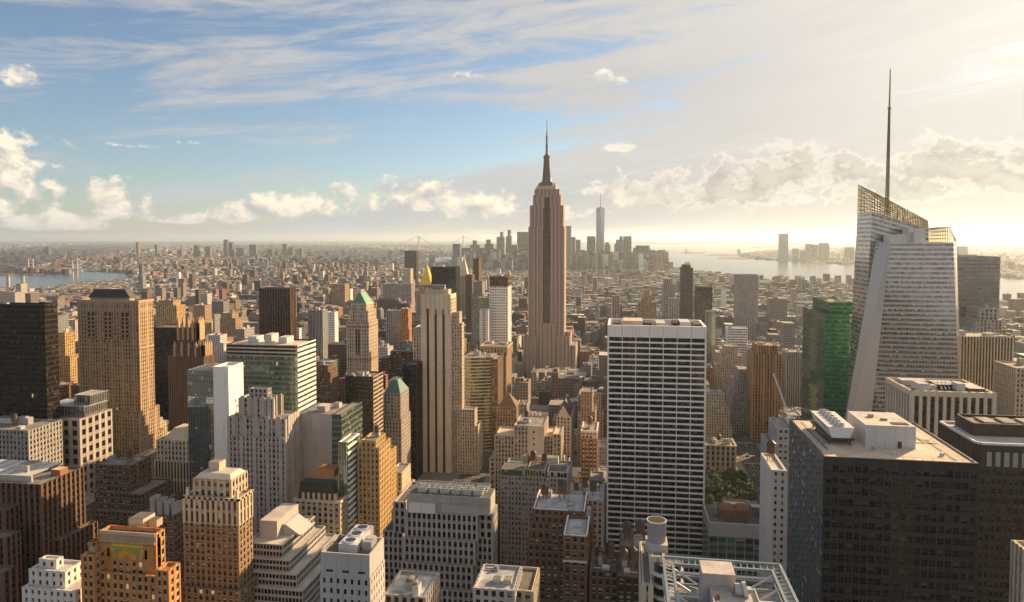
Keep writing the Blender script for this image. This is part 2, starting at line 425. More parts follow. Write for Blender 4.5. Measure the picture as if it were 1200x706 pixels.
class Bld:
    def __init__(s, name, label, ref=None, cat='building', yvis=706, group=None):
        s.name, s.label, s.ref, s.cat, s.yvis, s.group = name, label, ref, cat, yvis, group
        s.parts, s.panes, s.foot, s.px, s.sub = {}, [], [], [], {}
    def p(s, name, child_of=None):
        if name not in s.parts: s.parts[name] = MB(); s.sub[name] = child_of or SUBPART.get(name.split('#')[0])
        return s.parts[name]
    def vol(s, x0, x1, y0, y1, z0, z1, S, faces='NWE', roof=ROOFG, par=1.0, cornice=None, wallname='wall'):
        w = s.p(wallname)
        s.foot.append((x0, x1, y0, y1, z1))
        w.box(x0, x1, y0, y1, z0, z1 - par, S['back'], roof)
        w.f.pop(); w.m.pop()
        s.p('roof#%d' % len(s.foot)).q(((x0,y0,z1-par),(x1,y0,z1-par),(x1,y1,z1-par),(x0,y1,z1-par)), roof)
        if par > 0:
            t = 0.45; m = S['pm']
            w.box(x0, x1, y0, y0+t, z1-par, z1, m, m); w.box(x0, x1, y1-t, y1, z1-par, z1, m, m)
            w.box(x0, x0+t, y0+t, y1-t, z1-par, z1, m, m); w.box(x1-t, x1, y0+t, y1-t, z1-par, z1, m, m)
        e = S['pp']
        if 'N' in faces: facade(w, s.panes, (x0,y0,z0),(x1,y0,z0),(x1,y0,z1),(x0,y0,z1), S, e)
        if 'W' in faces: facade(w, s.panes, (x1,y0,z0),(x1,y1,z0),(x1,y1,z1),(x1,y0,z1), S)
        if 'E' in faces: facade(w, s.panes, (x0,y1,z0),(x0,y0,z0),(x0,y0,z1),(x0,y1,z1), S)
        if cornice:
            h, o, m = cornice; c = s.p('cornice')
            c.box(x0-o, x1+o, y0-o, y0-.01, z1-h, z1+.15, m, m, True); c.box(x1+.01, x1+o, y0-.01, y1+o, z1-h, z1+.15, m, m, True)
            c.box(x0-o, x0-.01, y0-.01, y1+o, z1-h, z1+.15, m, m, True)
        return (x0, x1, y0, y1, z0, z1)
    def clutter(s, v, n=4, seed=0, hmax=4.5, mats=(CONC, PALEM, STEEL)):
        """lift house and small plant standing on the roof of a volume"""
        x0, x1, y0, y1, z0, z1 = v; rr = random.Random(seed * 13 + int(abs(x0)) + int(y0))
        W, D = x1-x0, y1-y0
        if W < 7 or D < 7: return
        used = []
        for k in range(n):
            w, d, h = rr.uniform(.12,.34)*W, rr.uniform(.14,.36)*D, rr.uniform(.35,1)*hmax
            if k > 1: w, d, h = min(w, 4), min(d, 4), h*.5
            cx, cy = rr.uniform(x0+w/2+1.2, x1-w/2-1.2), rr.uniform(y0+d/2+1.2, y1-d/2-1.2)
            if any(abs(cx-a) < (w+b)/2+.3 and abs(cy-c) < (d+e)/2+.3 for a, b, c, e in used): continue
            used.append((cx, w, cy, d)); m = rr.choice(mats)
            s.p('roof_unit#%d' % k).box(cx-w/2, cx+w/2, cy-d/2, cy+d/2, z1-1.0, z1-1+h, m, rr.choice((ROOFG, ROOFL, ROOFD)))
            if k > 1 and rr.random() < .35:                # a duct running off the unit along the roof
                ln = rr.uniform(3, 9); dx_ = rr.choice((-1, 1)); e0, e1 = cx + dx_*w/2, max(x0+1, min(x1-1, cx + dx_*(w/2+ln)))
                s.p('roof_duct#%d' % k).box(min(e0,e1), max(e0,e1), cy-.3, cy+.3, z1-.7, z1-.1, STEEL, PALEM)
            if rr.random() < .6: s.p('roof_unit#%d' % k).box(cx-w/4, cx+w/4, cy-d/4, cy+d/4, z1-1+h, z1-1+h+.9, STEEL)
    def done(s, individual=True):
        x0 = min(f[0] for f in s.foot); x1 = max(f[1] for f in s.foot); y0 = min(f[2] for f in s.foot); y1 = max(f[3] for f in s.foot)
        z1 = max(f[4] for f in s.foot)
        loc = ((x0+x1)/2, (y0+y1)/2, 0.0)
        root = empty(s.name, loc, s.label, s.cat, s.group)
        objs = {}
        for n, mb in sorted(s.parts.items(), key=lambda kv: s.sub[kv[0]] is not None):
            par = objs.get(s.sub[n])
            o = objs[n] = mb.build(n.split('#')[0].replace('_west', ''), par or root, loc)
        if s.panes:
            rest = s.panes
            if individual:
                cand = []
                for k, (pts, r, m) in enumerate(s.panes):
                    c = (pts[0]+pts[1]+pts[2]+pts[3]) / 4
                    n = (pts[1]-pts[0]).cross(pts[3]-pts[0])
                    v = c - cam.location
                    if n.dot(v) >= 0: continue
                    q = project(c)
                    if not q or not (0 < q[0] < 1200 and 0 < q[1] < min(706, s.yvis)): continue
                    ar = -n.dot(v) / v.length * (FPX / q[2]) ** 2
                    cand.append((ar, k))
                cand.sort(reverse=True)
                pick = [k for ar, k in cand[:100] if ar >= 9.0]
                if len(pick) >= 12:
                    ps = set(pick); rest = [p for k, p in enumerate(s.panes) if k not in ps]
                    cache = {}
                    for k in pick:
                        pts, r, m = s.panes[k]; c = (pts[0]+pts[2]) / 2
                        key = tuple(round(x, 1) for p in pts[:3] for x in (p - c)) + (int(r * 12), m.name)
                        if key not in cache: cache[key] = pane_mesh('window', [(pts, r, m)], c)
                        o = bpy.data.objects.new('window', cache[key]); COL.objects.link(o); o.parent = root; o.location = c - Vector(loc)
            if rest:
                o = bpy.data.objects.new('window', pane_mesh('window', rest, loc)); COL.objects.link(o); o.parent = root; o['kind'] = 'stuff'
        for f in s.foot: HERO.append((f[0], f[1], f[2], f[3], f[4], s.yvis, s))
        s.box = (x0, x1, y0, y1, z1)
        return root
def fx(D, xl, xr, yt, side=None, depth=30.0):
    """front wall at depth D between two picture columns, top at row yt -> box"""
    X0, _ = atY(xl, yt, D); X1, _ = atY(xr, yt, D); _, Z = atY((xl + xr) / 2, yt, D)
    if side is not None:
        Y1 = Yside(X1, side, yt) if side > xr else Yside(X0, side, yt)
    else: Y1 = D + depth
    return X0, X1, D, Y1, Z
def zrow(px, py, D): return atY(px, py, D)[1]
# ------------------------------------------------------------------ setting: ground, water, hills
def sheet(name, pts, m, z, kind='structure'):
    mb = MB(); mb.q([(x, y, z) for x, y in pts], m); return tag(mb.build(name), kind=kind)
def m_ground():
    m, t, b = newmat('city_ground'); p = pos(t)
    n = noise(t, p, 0.004, 6, 0.65); n2 = noise(t, p, 0.03, 4, 0.6)
    col = mix(t, n.sm(0.38, 0.62), (0.048, 0.046, 0.043), (0.085, 0.077, 0.068))
    col = mix(t, n2.sm(0.55, 0.7, 0, 0.6), col, (0.05, 0.062, 0.035))
    t.links.new(col.s, b.inputs['Base Color']); b.inputs['Roughness'].default_value = 0.95; return m
GROUND = m_ground()
ASPH = mat_roof('asphalt', (0.05, 0.049, 0.048), (0.065, 0.062, 0.058))
PAVE = mat_roof('pavement_concrete', (0.22, 0.205, 0.19), (0.16, 0.15, 0.14))
def m_water():
    m, t, b = newmat('river_water'); p = pos(t)
    n = noise(t, p, 0.012, 6, 0.65); bp = t.nodes.new('ShaderNodeBump'); bp.inputs['Strength'].default_value = 0.35; bp.inputs['Distance'].default_value = 6.0
    t.links.new(n.s, bp.inputs['Height']); t.links.new(bp.outputs[0], b.inputs['Normal'])
    b.inputs['Base Color'].default_value = (0.045, 0.075, 0.10, 1); b.inputs['Roughness'].default_value = 0.22
    return m
WATER = m_water()
sheet('ground', [(-49000,-2900),(49000,-2900),(49000,61000),(-49000,61000)], GROUND, 0.0)
HARBOR_PX = [(775,313.5),(800,316),(835,322),(870,326.5),(930,333),(1010,341),(1100,349),(1240,363),(1240,331),(1100,319.5),(1000,311),(930,307),(880,304),
             (862,299),(900,293.5),(960,290),(1060,287.5),(1060,285.6),(900,285),(760,284.8),(690,285.4),(640,288),(600,292),(560,298),(520,301),(488,303.5),(500,306.5),(560,306),(640,310.5),(700,313.5)]
EAST_PX = [(-60,338),(60,337),(92,332),(150,326.5),(152,320),(100,317.5),(84,321.5),(-60,325)]
CREEK_PX = [(96,319.5),(150,321),(146,316.5),(100,316.5)]
def inside(poly, x, y):
    c = False; j = len(poly) - 1
    for i in range(len(poly)):
        xi, yi = poly[i]; xj, yj = poly[j]
        if (yi > y) != (yj > y) and x < (xj - xi) * (y - yi) / (yj - yi) + xi: c = not c
        j = i
    return c
sheet('harbor_water', [ground(*p) for p in HARBOR_PX], WATER, 0.6)
sheet('river_water', [ground(*p) for p in EAST_PX], WATER, 0.6)
for nm, pp in (('island', [(796,297.2),(826,297.4),(828,295.6),(800,295.0)]), ('island', [(824,300.2),(862,300.4),(868,298.6),(838,297.6)]),
               ('island', [(840,303.6),(905,304.5),(915,302.8),(850,301.6)])):
    m = MB(); a = [ground(*p) for p in pp]
    m.loft([(x, y, 0.6) for x, y in a], [(x, y, 5.0) for x, y in a], GROUND, GROUND); tag(m.build(nm), kind='structure')
# low hills on the far shore
def hill(name, px0, px1, D, h, seed):
    m = MB(); rr = random.Random(seed); n = 60; A, B, C = [], [], []
    for k in range(n + 1):
        f = k / n; px = px0 + (px1 - px0) * f; X, _ = atY(px, 282, D)
        z = h * (0.35 + 0.65 * math.sin(math.pi * f)) * (0.75 + 0.4 * rr.random())
        A.append((X, D, 0)); B.append((X, D + 1200, max(2, z))); C.append((X, D + 4000, 0))
    for k in range(n):
        m.q((A[k], A[k+1], B[k+1], B[k]), GROUND); m.q((B[k], B[k+1], C[k+1], C[k]), GROUND)
    return tag(m.build(name), kind='structure')
hill('hills', 560, 1080, 26000, 90, 4); hill('hills', 900, 1300, 17000, 60, 5); hill('hills', -100, 380, 30000, 60, 6)

# haze: one closed box of even air, sky outside it
hz = MB(); hz.box(-49500, 49500, -2950, 61500, -1.0, 462.0, BLACKM, BLACKM, True)
hm = bpy.data.materials.new('haze_air'); hm.use_nodes = True; ht = hm.node_tree; ht.nodes.clear()
pv = ht.nodes.new('ShaderNodeVolumePrincipled'); pv.inputs['Color'].default_value = (0.74, 0.88, 1.0, 1)
pv.inputs['Density'].default_value = 3.0e-5; pv.inputs['Anisotropy'].default_value = 0.54
ho = ht.nodes.new('ShaderNodeOutputMaterial'); ht.links.new(pv.outputs[0], ho.inputs['Volume'])
hz.m = [hm] * len(hz.f); tag(hz.build('haze'), kind='stuff')

# blocks: avenues along Y, numbered streets along X
AVES = [(-1900,12),(-1620,12),(-1390,14),(-1170,14),(-950,14),(-755,14),(-565,14),(-425,20),(-290,12),(-152,14),(142,14),(425,14),(705,14),(985,14),(1265,14),(1545,14)]
STREETS = [80.0 * k + 8 for k in range(3, 26)]
def blocks():
    out = []
    for (a, wa), (b, wb) in zip(AVES[:-1], AVES[1:]):
        for s, e in zip(STREETS[:-1], STREETS[1:]):
            out.append((a + wa, b - wb, s + 7, e - 7))
    return out
BLOCKS = blocks()
rd = MB(); rd.q([(-1950,230,.004),(1600,230,.004),(1600,2020,.004),(-1950,2020,.004)], ASPH); tag(rd.build('road'), kind='structure')
pvm = MB()
for b in BLOCKS: pvm.box(b[0], b[1], b[2], b[3], 0.0, 0.15, PAVE, PAVE)
tag(pvm.build('pavement'), kind='structure')
mk = MB(); PAINT = mat_plain('road_paint', (0.7, 0.7, 0.66), 0.7)
for ax in (142, -152):
    for off in (-7, -3.5, 0, 3.5, 7):
        for k in range(110):
            y = 300 + k * 11
            mk.q(((ax+off-.12,y,.010),(ax+off+.12,y,.010),(ax+off+.12,y+5,.010),(ax+off-.12,y+5,.010)), PAINT)
    for s in STREETS:
        for k in range(12):
            x = ax - 11 + k * 2
            mk.q(((x,s-8.5,.012),(x+.9,s-8.5,.012),(x+.9,s-5.5,.012),(x,s-5.5,.012)), PAINT)
tag(mk.build('road_marking'), kind='structure')

# ------------------------------------------------------------------ landmark buildings
MAS = dict(floor=3.6, bay=3.0, pier=.44, sp=.42, pp=.55, spp=.40, sill=SILL)
def pyr(mb, x0, x1, y0, y1, z0, z1, m, k=0.0, ridge=False):
    cx, cyy = (x0+x1)/2, (y0+y1)/2
    a = [(x0,y0,z0),(x1,y0,z0),(x1,y1,z0),(x0,y1,z0)]
    wx, wy = (x1-x0)/2*k, (y1-y0)/2*k
    if ridge: wy = (y1-y0)/2 * .75
    b = [(cx-wx,cyy-wy,z1),(cx+wx,cyy-wy,z1),(cx+wx,cyy+wy,z1),(cx-wx,cyy+wy,z1)]
    mb.loft(a, b, m, m)
SEED = [0]
def tower(name, label, ref, D, tiers, S, side=None, depth=30, yvis=706, roof=ROOFG, step=2.0, faces='NWE', cor=None, par=1.0, plant=9, done=True, hmax=5, zb=0.0):
    """stacked setbacks given from the top down as (left, right, top row)"""
    b = Bld(name, label, ref, yvis=yvis); SEED[0] += 1
    n = len(tiers); boxes = []
    X0, X1, Y0, Y1, Z = fx(D, *tiers[0], side=side, depth=depth)
    for k, t in enumerate(tiers):
        d = D - k * step
        x0, _ = atY(t[0], t[2], d); x1, _ = atY(t[1], t[2], d); _, z = atY((t[0]+t[1])/2, t[2], d)
        boxes.append([x0, x1, d, Y1 + k * step, z])
    b.vs = []
    for k, bx in enumerate(boxes):
        z0 = boxes[k+1][4] - 1.0 if k + 1 < n else zb
        st = S[k] if isinstance(S, (list, tuple)) else S
        b.vs.append(b.vol(bx[0], bx[1], bx[2], bx[3], z0, bx[4], st, faces, roof, par if k == 0 else min(par, 1.0), cor if k == 0 else None))
    if plant: b.clutter(b.vs[0], plant, SEED[0], hmax)
    if done: b.done()
    return b

# --- dark glass tower at the far edge
S = style(floor=3.9, bay=1.6, pier=.16, sp=.30, pp=.12, spp=.08, wall=BLACKM, sm=SPK, win=WINBZ)
tower('office_tower', 'black bronze glass slab with a flat roof, beside the arched masonry tower', 'the black bronze slab', 470, [(-90, 52, 356)], S, side=67, yvis=500, roof=ROOFD, plant=4)

# --- big masonry tower with arched top windows and dark hipped roof
b = tower('office_tower', 'broad golden brown masonry tower with tall arched top windows and a dark hipped roof', 'the arched masonry tower', 560,
          [(91.5, 162, 352), (90, 163, 481), (88, 163, 513)], style(**{**MAS, 'wall': TAN, 'bay': 2.7, 'floor': 3.5, 'big': 4, 'bigw': 1.9, 'pp': .6}), side=178.5, yvis=525, step=4, plant=0, done=False, cor=(2.2, .9, TAN), faces='NWE')
x0, x1, y0, y1, z0, z1 = b.vs[0]
w = x1 - x0
b.p('hipped_roof').box(x0+.12*w, x1-.22*w, y0+6, y1-6, z1-1, z1+2.0, TAN, SLATE)
pyr(b.p('hipped_roof'), x0+.1*w, x1-.2*w, y0+5, y1-5, z1+2, z1+9, SLATE, .72)
ar = b.p('arched_window')
for cxf in (.22, .50, .78):                       # tall arched windows under the cornice
    for k in (-1.6, 1.6):
        cx = x0 + cxf*w + k*1.25; zt = z1 - 12
        pts = [(cx-1.3, y0-.66, zt-22), (cx+1.3, y0-.66, zt-22)] + [(cx+1.3*math.cos(a), y0-.66, zt+1.6*math.sin(a)) for a in [R(15*i) for i in range(0, 13)]]
        ar.q(pts, SPK)
        ar.box(cx-1.55, cx-1.3, y0-.95, y0-.62, zt-22, zt, TAN); ar.box(cx+1.3, cx+1.55, y0-.95, y0-.62, zt-22, zt, TAN)
        for j in range(6): ar.box(cx-1.3, cx+1.3, y0-.8, y0-.62, zt-21+j*3.6, zt-20+j*3.6, TAN, TAN, True)
for zz in (z1-42, z1-9.0): b.p('belt_course#%d' % zz).box(x0-.8, x1+.8, y0-.8, y0-.62, zz, zz+1.1, TAN, TAN, True); b.p('belt_course#%d' % zz).box(x1+.62, x1+.9, y0, y1, zz, zz+1.1, TAN, TAN, True)
b.done()

# --- low grey building with greenhouse-like top storey in front of it
b = tower('office_building', 'squat grey stone building with a pale glazed top storey below the arched masonry tower', 'the glass-topped grey block', 480, [(32, 93, 490)],
          style(floor=7, bay=7.2, pier=.42, sp=.4, wall=PINKG, win=WINK, pp=.8, spp=.7), depth=34, yvis=545, plant=0, done=False, faces='NWE')
x0, x1, y0, y1, z0, z1 = b.vs[0]
b.vol(x0+8, x1-2, y0+8, y1-2, z1-1, z1+7.5, style(floor=8, bay=2.4, pier=.1, sp=.1, wall=STEEL, win=WINR, pp=.1, spp=.08), 'NWE', ROOFS, .3, wallname='glazed_storey')
b.vol(x1-16, x1-2, y0+14, y1, z1+6.5, z1+15, style(floor=9, bay=2.4, pier=.1, sp=.1, wall=STEEL, win=WINR, pp=.1, spp=.08), 'NWE', ROOFS, .3, wallname='glazed_storey')
b.done()
tower('apartment_block', 'low beige stone block under the black bronze slab, its flat roof crowded with plant', 'the beige block under the black slab', 440, [(-40, 33, 503)], style(**{**MAS, 'wall': GREY}), depth=30, yvis=540, plant=6)

# --- big red granite building, west face lit, stepped corner
S = style(floor=3.8, bay=3.6, pier=.40, sp=.34, wall=REDBR, sm=DBROWN, win=WINK, pp=.8, spp=.3)
b = Bld('office_building', 'massive red granite office block with deep vertical piers and a notched stepped corner', 'the red granite block', yvis=690)
X1, Z1 = atY(48, 568, 345); X0 = X1 - 75; Y1 = Yside(X1, 97, 546)
b.vs = [b.vol(X0, X1, 345, Y1, 0, Z1, S, 'NWE', ROOFG, 1.2)]
Z2 = Z1 - 22
b.vs.append(b.vol(X0, X1 - 14, 335, 344.5, 0, Z1 - 12, S, 'NWE', ROOFD, 1)); b.vs.append(b.vol(X0, X1 - 4, 325, 334.4, 0, Z2, S, 'NWE', ROOFD, 1))
b.vs.append(b.vol(X0, X1 + 2.6, 316, 324.3, 0, Z2 - 14, S, 'NWE', ROOFD, 1))
b.vs.append(b.vol(X1+.9, X1 + 5, 352, Y1 + 4, 0, Z1 - 34, S, 'NW', ROOFD, 1))
rp = b.p('roof_panels')
for k in range(6): rp.box(X0 + 18 + k*7, X0 + 24 + k*7, 352, 352 + 26, Z1 + .2, Z1 + 1.1, STEEL, PALEM)
rp.box(X0 + 10, X0 + 64, 350.5, 351.5, Z1-1.2, Z1 + 2.2, CONC); rp.box(X1-9, X1-3, 362, Y1-8, Z1-1.2, Z1+2.4, TERRA, ROOFT); rp.box(X1-30, X1-22, Y1-16, Y1-6, Z1-1.2, Z1+4.5, CONC, ROOFG)
b.done()

# --- small white tiered building
b = tower('apartment_block', 'small white tiered building with a square penthouse at the bottom of the photo', 'the white tiered block', 275, [(48, 66, 655), (36, 76, 668), (28, 88, 690)],
          style(**{**MAS, 'wall': WHITEW, 'bay': 3.2, 'pier': .6, 'sp': .55}), side=73, step=3.5, yvis=706, plant=1, roof=ROOFL, done=False)
b.done()

# --- orange brick tower with faience panels
S = style(**{**MAS, 'wall': ORANGE, 'pm': ORANGE, 'sm': TAN, 'bay': 3.0, 'big': 3, 'bigw': 1.4})
D = 268
b = Bld('office_tower', 'orange brick tower with yellow and green tile panels near its flat top', 'the orange brick tower', yvis=706)
x0, x1, y0, y1, z1 = fx(D, 118, 181, 624, side=192)
_, zA = atY(150, 672, D)
v = b.vol(x0, x1, y0, y1, zA - 1, z1, S, 'WE', ROOFD, 1.6); b.vs = [v]
wl = b.p('wall')
_, zb_ = atY(150, 640, D); _, zc_ = atY(150, 634, D)
facade(wl, b.panes, (x0+5, y0, zA-1), (x1-5, y0, zA-1), (x1-5, y0, zb_-2), (x0+5, y0, zb_-2), S)
for a, c in ((x0, x0+5), (x1-5, x1)): wl.box(a, c, y0-.5, y0-.01, zA-1, z1-5, ORANGE)
wl.box(x0-.4, x1+.4, y0-.7, y0-.02, z1-4.6, z1-3.4, TAN, TAN, True); wl.box(x0-.3, x1+.3, y0-.5, y0-.02, z1-1.2, z1+.3, LIME, LIME, True)
pn = b.p('tile_panel')
cx = (x0+x1)/2; zp0, zp1 = z1 - 12.4, z1 - 5.2
pn.box(cx-11, cx+11, y0-.30, y0-.02, zp0, zp1, MOSAIC, MOSAIC, True)
pn.box(cx-10.2, cx+10.2, y0-.42, y0-.31, zp0+1, zp1-1, MOSAICG, MOSAICG, True)
for k in range(24):                                  # rising sun in the middle of the panel
    a = R(7.5*k + 3.75)
    if k % 2 == 0: pn.bar((cx+1.9*math.cos(a), y0-.5, zp0+1.2+1.9*math.sin(a)), (cx+4.2*math.cos(a), y0-.5, zp0+1.2+4.0*math.sin(a)), .35, MOSAIC)
pn.q([(cx+1.8*math.cos(R(12*k)), y0-.5, zp0+1.2+1.8*math.sin(R(12*k))) for k in range(16)], ORANGE)
for f in (-7, -8.7, 7, 8.7): pn.box(cx+f-.6, cx+f+.6, y0-.5, y0-.43, zp0+1.6, zp1-1.8, MOSAIC, MOSAIC, True)
pw = b.p('tile_panel_west')
for k in range(3):
    ya = y0 + 3 + k * ((y1-y0)-6) / 3; pw.box(x1+.46, x1+.62, ya, ya + ((y1-y0)-6)/3 - 2.2, zA + 1.5, z1 - 2.5, MOSAIC)
xa, xb, ya_, yb_, zt = fx(D - 3, 110, 183, 672, depth=(y1-y0) + 6)
b.vs.append(b.vol(xa, xb, ya_, yb_, 0, zt, S, 'NWE', ROOFD, 1.2))
xa, xb, ya_, yb_, zt2 = fx(D - 1.0, 106, 118, 634, depth=(y1-y0)-8); b.vs.append(b.vol(xa, x0-.6, ya_+3, yb_, zt-1, zt2, S, 'NE', ROOFD, 1.2))
xa, xb, ya_, yb_, zt3 = fx(D - 6, 97, 110, 650, depth=18); b.vs.append(b.vol(xa, xb, ya_, yb_, 0, zt3, S, 'NWE', ROOFD, 1))
xa, xb, ya_, yb_, zt4 = fx(D - 7, 184, 197, 668, side=210); b.vs.append(b.vol(xa, xb, ya_, yb_, 0, zt4, S, 'NWE', TERRA, 1))
bt = b.p('penthouse'); bt.box(x0+7, x0+14, y0+8, y0+16, z1-1.6, z1+2.4, LIME, ROOFD); bt.box(x1-10, x1-6, y0+10, y0+14, z1-1.6, z1+1.6, TAN, ROOFD)
b.clutter(v, 5, 5, 2.2, (TAN, LIME, STEEL)); b.done()
b = tower('office_building', 'small dark block with tall narrow penthouse ribs behind the orange brick tower', 'the ribbed penthouse block', 372, [(168, 203, 604)], style(**{**MAS, 'wall': BROWN}), side=218, yvis=640, plant=0, done=False)
x0, x1, y0, y1, z0, z1 = b.vs[0]
for k in range(4): b.p('penthouse#%d' % k).box(x0+2+k*4.6, x0+5+k*4.6, y0+3, y1-3, z1-1, z1+9-k, GREY, ROOFG)
b.done()

# --- brown block with two roof tiers between the arched tower and the orange tower
b = tower('office_building', 'dark brown block stepping down in long shelves below the arched masonry tower', 'the brown shelved block', 455,
          [(112, 152, 545), (112, 166, 578), (108, 168, 600)], style(**{**MAS, 'wall': BROWN}), side=176, step=5, yvis=650, plant=4)
b = tower('office_building', 'domed beige roof on a pale colonnaded block beside the glass and white tower', 'the colonnaded block', 500, [(184, 218, 516), (182, 222, 540)],
          [style(**{**MAS, 'wall': LIME2}), style(floor=14, bay=2.6, pier=.4, sp=.12, wall=LIME2, win=WINK, pp=.8, spp=.5)], depth=34, yvis=620, step=3, plant=0, done=False)
x0, x1, y0, y1, z0, z1 = b.vs[0]; dm = b.p('dome')
pyr(dm, x0+3, x1-3, y0+2, y1-4, z1-1, z1+7, LIME, .45); b.done()

# --- tan tower with shallow penthouse (bottom left centre)
S = style(**{**MAS, 'wall': TANB, 'bay': 3.1, 'floor': 3.5, 'big': 2, 'bigw': 1.25, 'pp': .45})
ST = style(floor=9, bay=3.1, pier=.5, sp=.2, wall=LIME, win=WIN, pp=.7, spp=.5)
b = tower('office_tower', 'tan brick tower with a pale arcaded top and a low rounded penthouse', 'the tan arcaded tower', 330, [(216, 279, 583), (216, 279, 612)], [ST, S], side=295, step=.02, yvis=706, plant=0, done=False, cor=(1.2, .7, LIME))
x0, x1, y0, y1, z0, z1 = b.vs[0]
P = style(**{**MAS, 'wall': LIME, 'bay': 3.4, 'floor': 4.0})
xa, xb, ya, yb, zt = fx(332, 227, 270, 562, depth=17)
b.vol(xa, xb, y0+2.5, y0+18, z1-1, zt, P, 'NWE', ROOFL, .8, wallname='penthouse')
b.p('penthouse').loft([(xa,y0+2.5,zt),(xb,y0+2.5,zt),(xb,y0+17,zt),(xa,y0+17,zt)], [(xa+2,y0+5,zt+2.2),(xb-2,y0+5,zt+2.2),(xb-2,y0+14.5,zt+2.2),(xa+2,y0+14.5,zt+2.2)], LIME2, ROOFL)
b.p('penthouse').box(xa+4, xa+10, y0+9, y0+15, zt+2.2, zt+6.5, LIME, ROOFG)
for xx in (x0+1.2, x1-1.2): b.p('finial').box(xx-.6, xx+.6, y0+.5, y0+1.7, z1, z1+4, LIME2)
xa, xb, ya, yb, zt = fx(326, 212, 282, 690, depth=(y1-y0)+6); b.vol(xa, x1+2.5, ya, yb, 0, zt, S, 'NWE', ROOFD, 1)
xa, xb, ya, yb, zt = fx(325, 199, 214, 690, depth=20); b.vol(xa, xb-.6, ya, yb, 0, zt, S, 'NWE', ROOFD, 1)
b.done()

# --- grey setback tower behind it
S = style(**{**MAS, 'wall': PINKG, 'bay': 3.0, 'big': 3, 'bigw': 1.9, 'pp': .7, 'floor': 3.5})
b = tower('office_tower', 'grey stone setback tower with notched stepped crown beside the pale stepped office building', 'the grey notched tower', 428,
          [(281, 320, 467), (268, 334, 490), (268, 334, 512)], [S, S, S], side=331, step=4, yvis=640, plant=0, done=False)
x0, x1, y0, y1, z0, z1 = b.vs[0]
for v in b.vs[:2]:
    X0, X1, Y0, Y1, Z0, Z1 = v; n = 5
    for k in range(n):
        xx = X0 + (k+.5)*(X1-X0)/n; b.p('buttress').box(xx-1.3, xx+1.3, Y0-1.1, Y0-.71, Z1-12, Z1+1.6, PINKG); b.p('buttress').box(X1+.71, X1+1.2, Y0+2+k*(Y1-Y0-6)/n, Y0+4.5+k*(Y1-Y0-6)/n, Z1-12, Z1+1.6, PINKG)
b.vol(x0+5, x1-6, y0+4, y1-4, z1-1, z1+5.5, style(**{**MAS, 'wall': GREY}), 'NWE', ROOFG, .6, wallname='penthouse')
for (l, r, yt, sd) in ((334, 351, 594, 359), (350, 364, 616, 373)):
    xa, xb, ya, yb, zt = fx(413, l, r, yt, side=sd); b.vol(xa, xb, ya, yb, 0, zt, S, 'NW', ROOFG, 1)
b.done()

# --- pale ziggurat office building
S = style(floor=3.8, bay=1.9, pier=.22, sp=.36, wall=CONC, win=WINK, pp=.3, spp=.35)
D = 352; b = Bld('office_building', 'pale grey stepped office building with white banded terraces and dense ribbon windows', 'the pale ziggurat', yvis=706); tv = []
rows = [(637, 331), (655, 336), (671, 341), (689, 345)]
for k, (yt, xr) in enumerate(rows):
    x0, x1, y0, y1, z = fx(D - k*4.0, 290 - k*1.5, xr, yt, depth=40 + k*6)
    zb = zrow(320, rows[k+1][0], D - (k+1)*4) - 1 if k < 3 else 0
    tv.append(b.vol(x0, x1 + k*1.5, y0, y1, zb, z, S, 'NWE', ROOFL, .9))
x0, x1, y0, y1, z0, z1 = tv[0]
b.p('penthouse').box(x0+3, x0+13, y0+8, y0+34, z1-1, z1+9, CONC, ROOFL); b.p('penthouse').loft([(x0+13,y0+14,z1-1),(x0+24,y0+14,z1-1),(x0+24,y0+30,z1-1),(x0+13,y0+30,z1-1)], [(x0+13,y0+14,z1+5),(x0+15,y0+14,z1+5),(x0+15,y0+30,z1+5),(x0+13,y0+30,z1+5)], CONC, CONC)
b.done()

# --- glass and white tower
D = 450; b = Bld('office_tower', 'slim tower half mirror glass and half blank white wall with an open roof frame', 'the glass and white tower', yvis=540)
x0, x1, y0, y1, z = fx(D, 219.5, 249, 434, depth=24)
b.vol(x0, x1, y0, y1, 0, z, style(floor=4, bay=1.7, pier=.08, sp=.10, wall=STEEL, sm=SPBLUE, win=WINR, pp=.07, spp=.05), 'NWE', ROOFS, 1.6)
xa, xb, ya, yb, zt = fx(D - 1.5, 249, 267.5, 430, side=285)
w = b.p('white_wall'); w.box(xa+.3, xb, ya, yb, 0, zt-1.5, WHITE, ROOFS); b.foot.append((xa, xb, ya, yb, zt))
for q in ((xa+.3, xb, ya, ya+.5), (xa+.3, xb, yb-.5, yb), (xb-.5, xb, ya+.5, yb-.5), (xa+.3, xa+.8, ya+.5, yb-.5)): w.box(*q, zt-1.5, zt, WHITE)
for k in range(8):
    for j in range(3):
        yy = ya + 8 + j*6 + (k % 2)*1.5; zz = zt - 26 - k*4.2 - j*1.3
        b.panes.append(([Vector(p) for p in ((xb+.04,yy,zz),(xb+.04,yy+1.5,zz),(xb+.04,yy+1.5,zz+2),(xb+.04,yy,zz+2))], _rr.random(), WINK))
rfm = b.p('roof_frame')
for k in range(5): rfm.box(x0+1, xb-1, y0+3+k*4.4, y0+3.5+k*4.4, z-1, z+.3, STEEL)
rfm.box(x1-6, x1+2, y0+6, y1-6, z-1.5, z+1.0, GREY, ROOFG)
b.done()

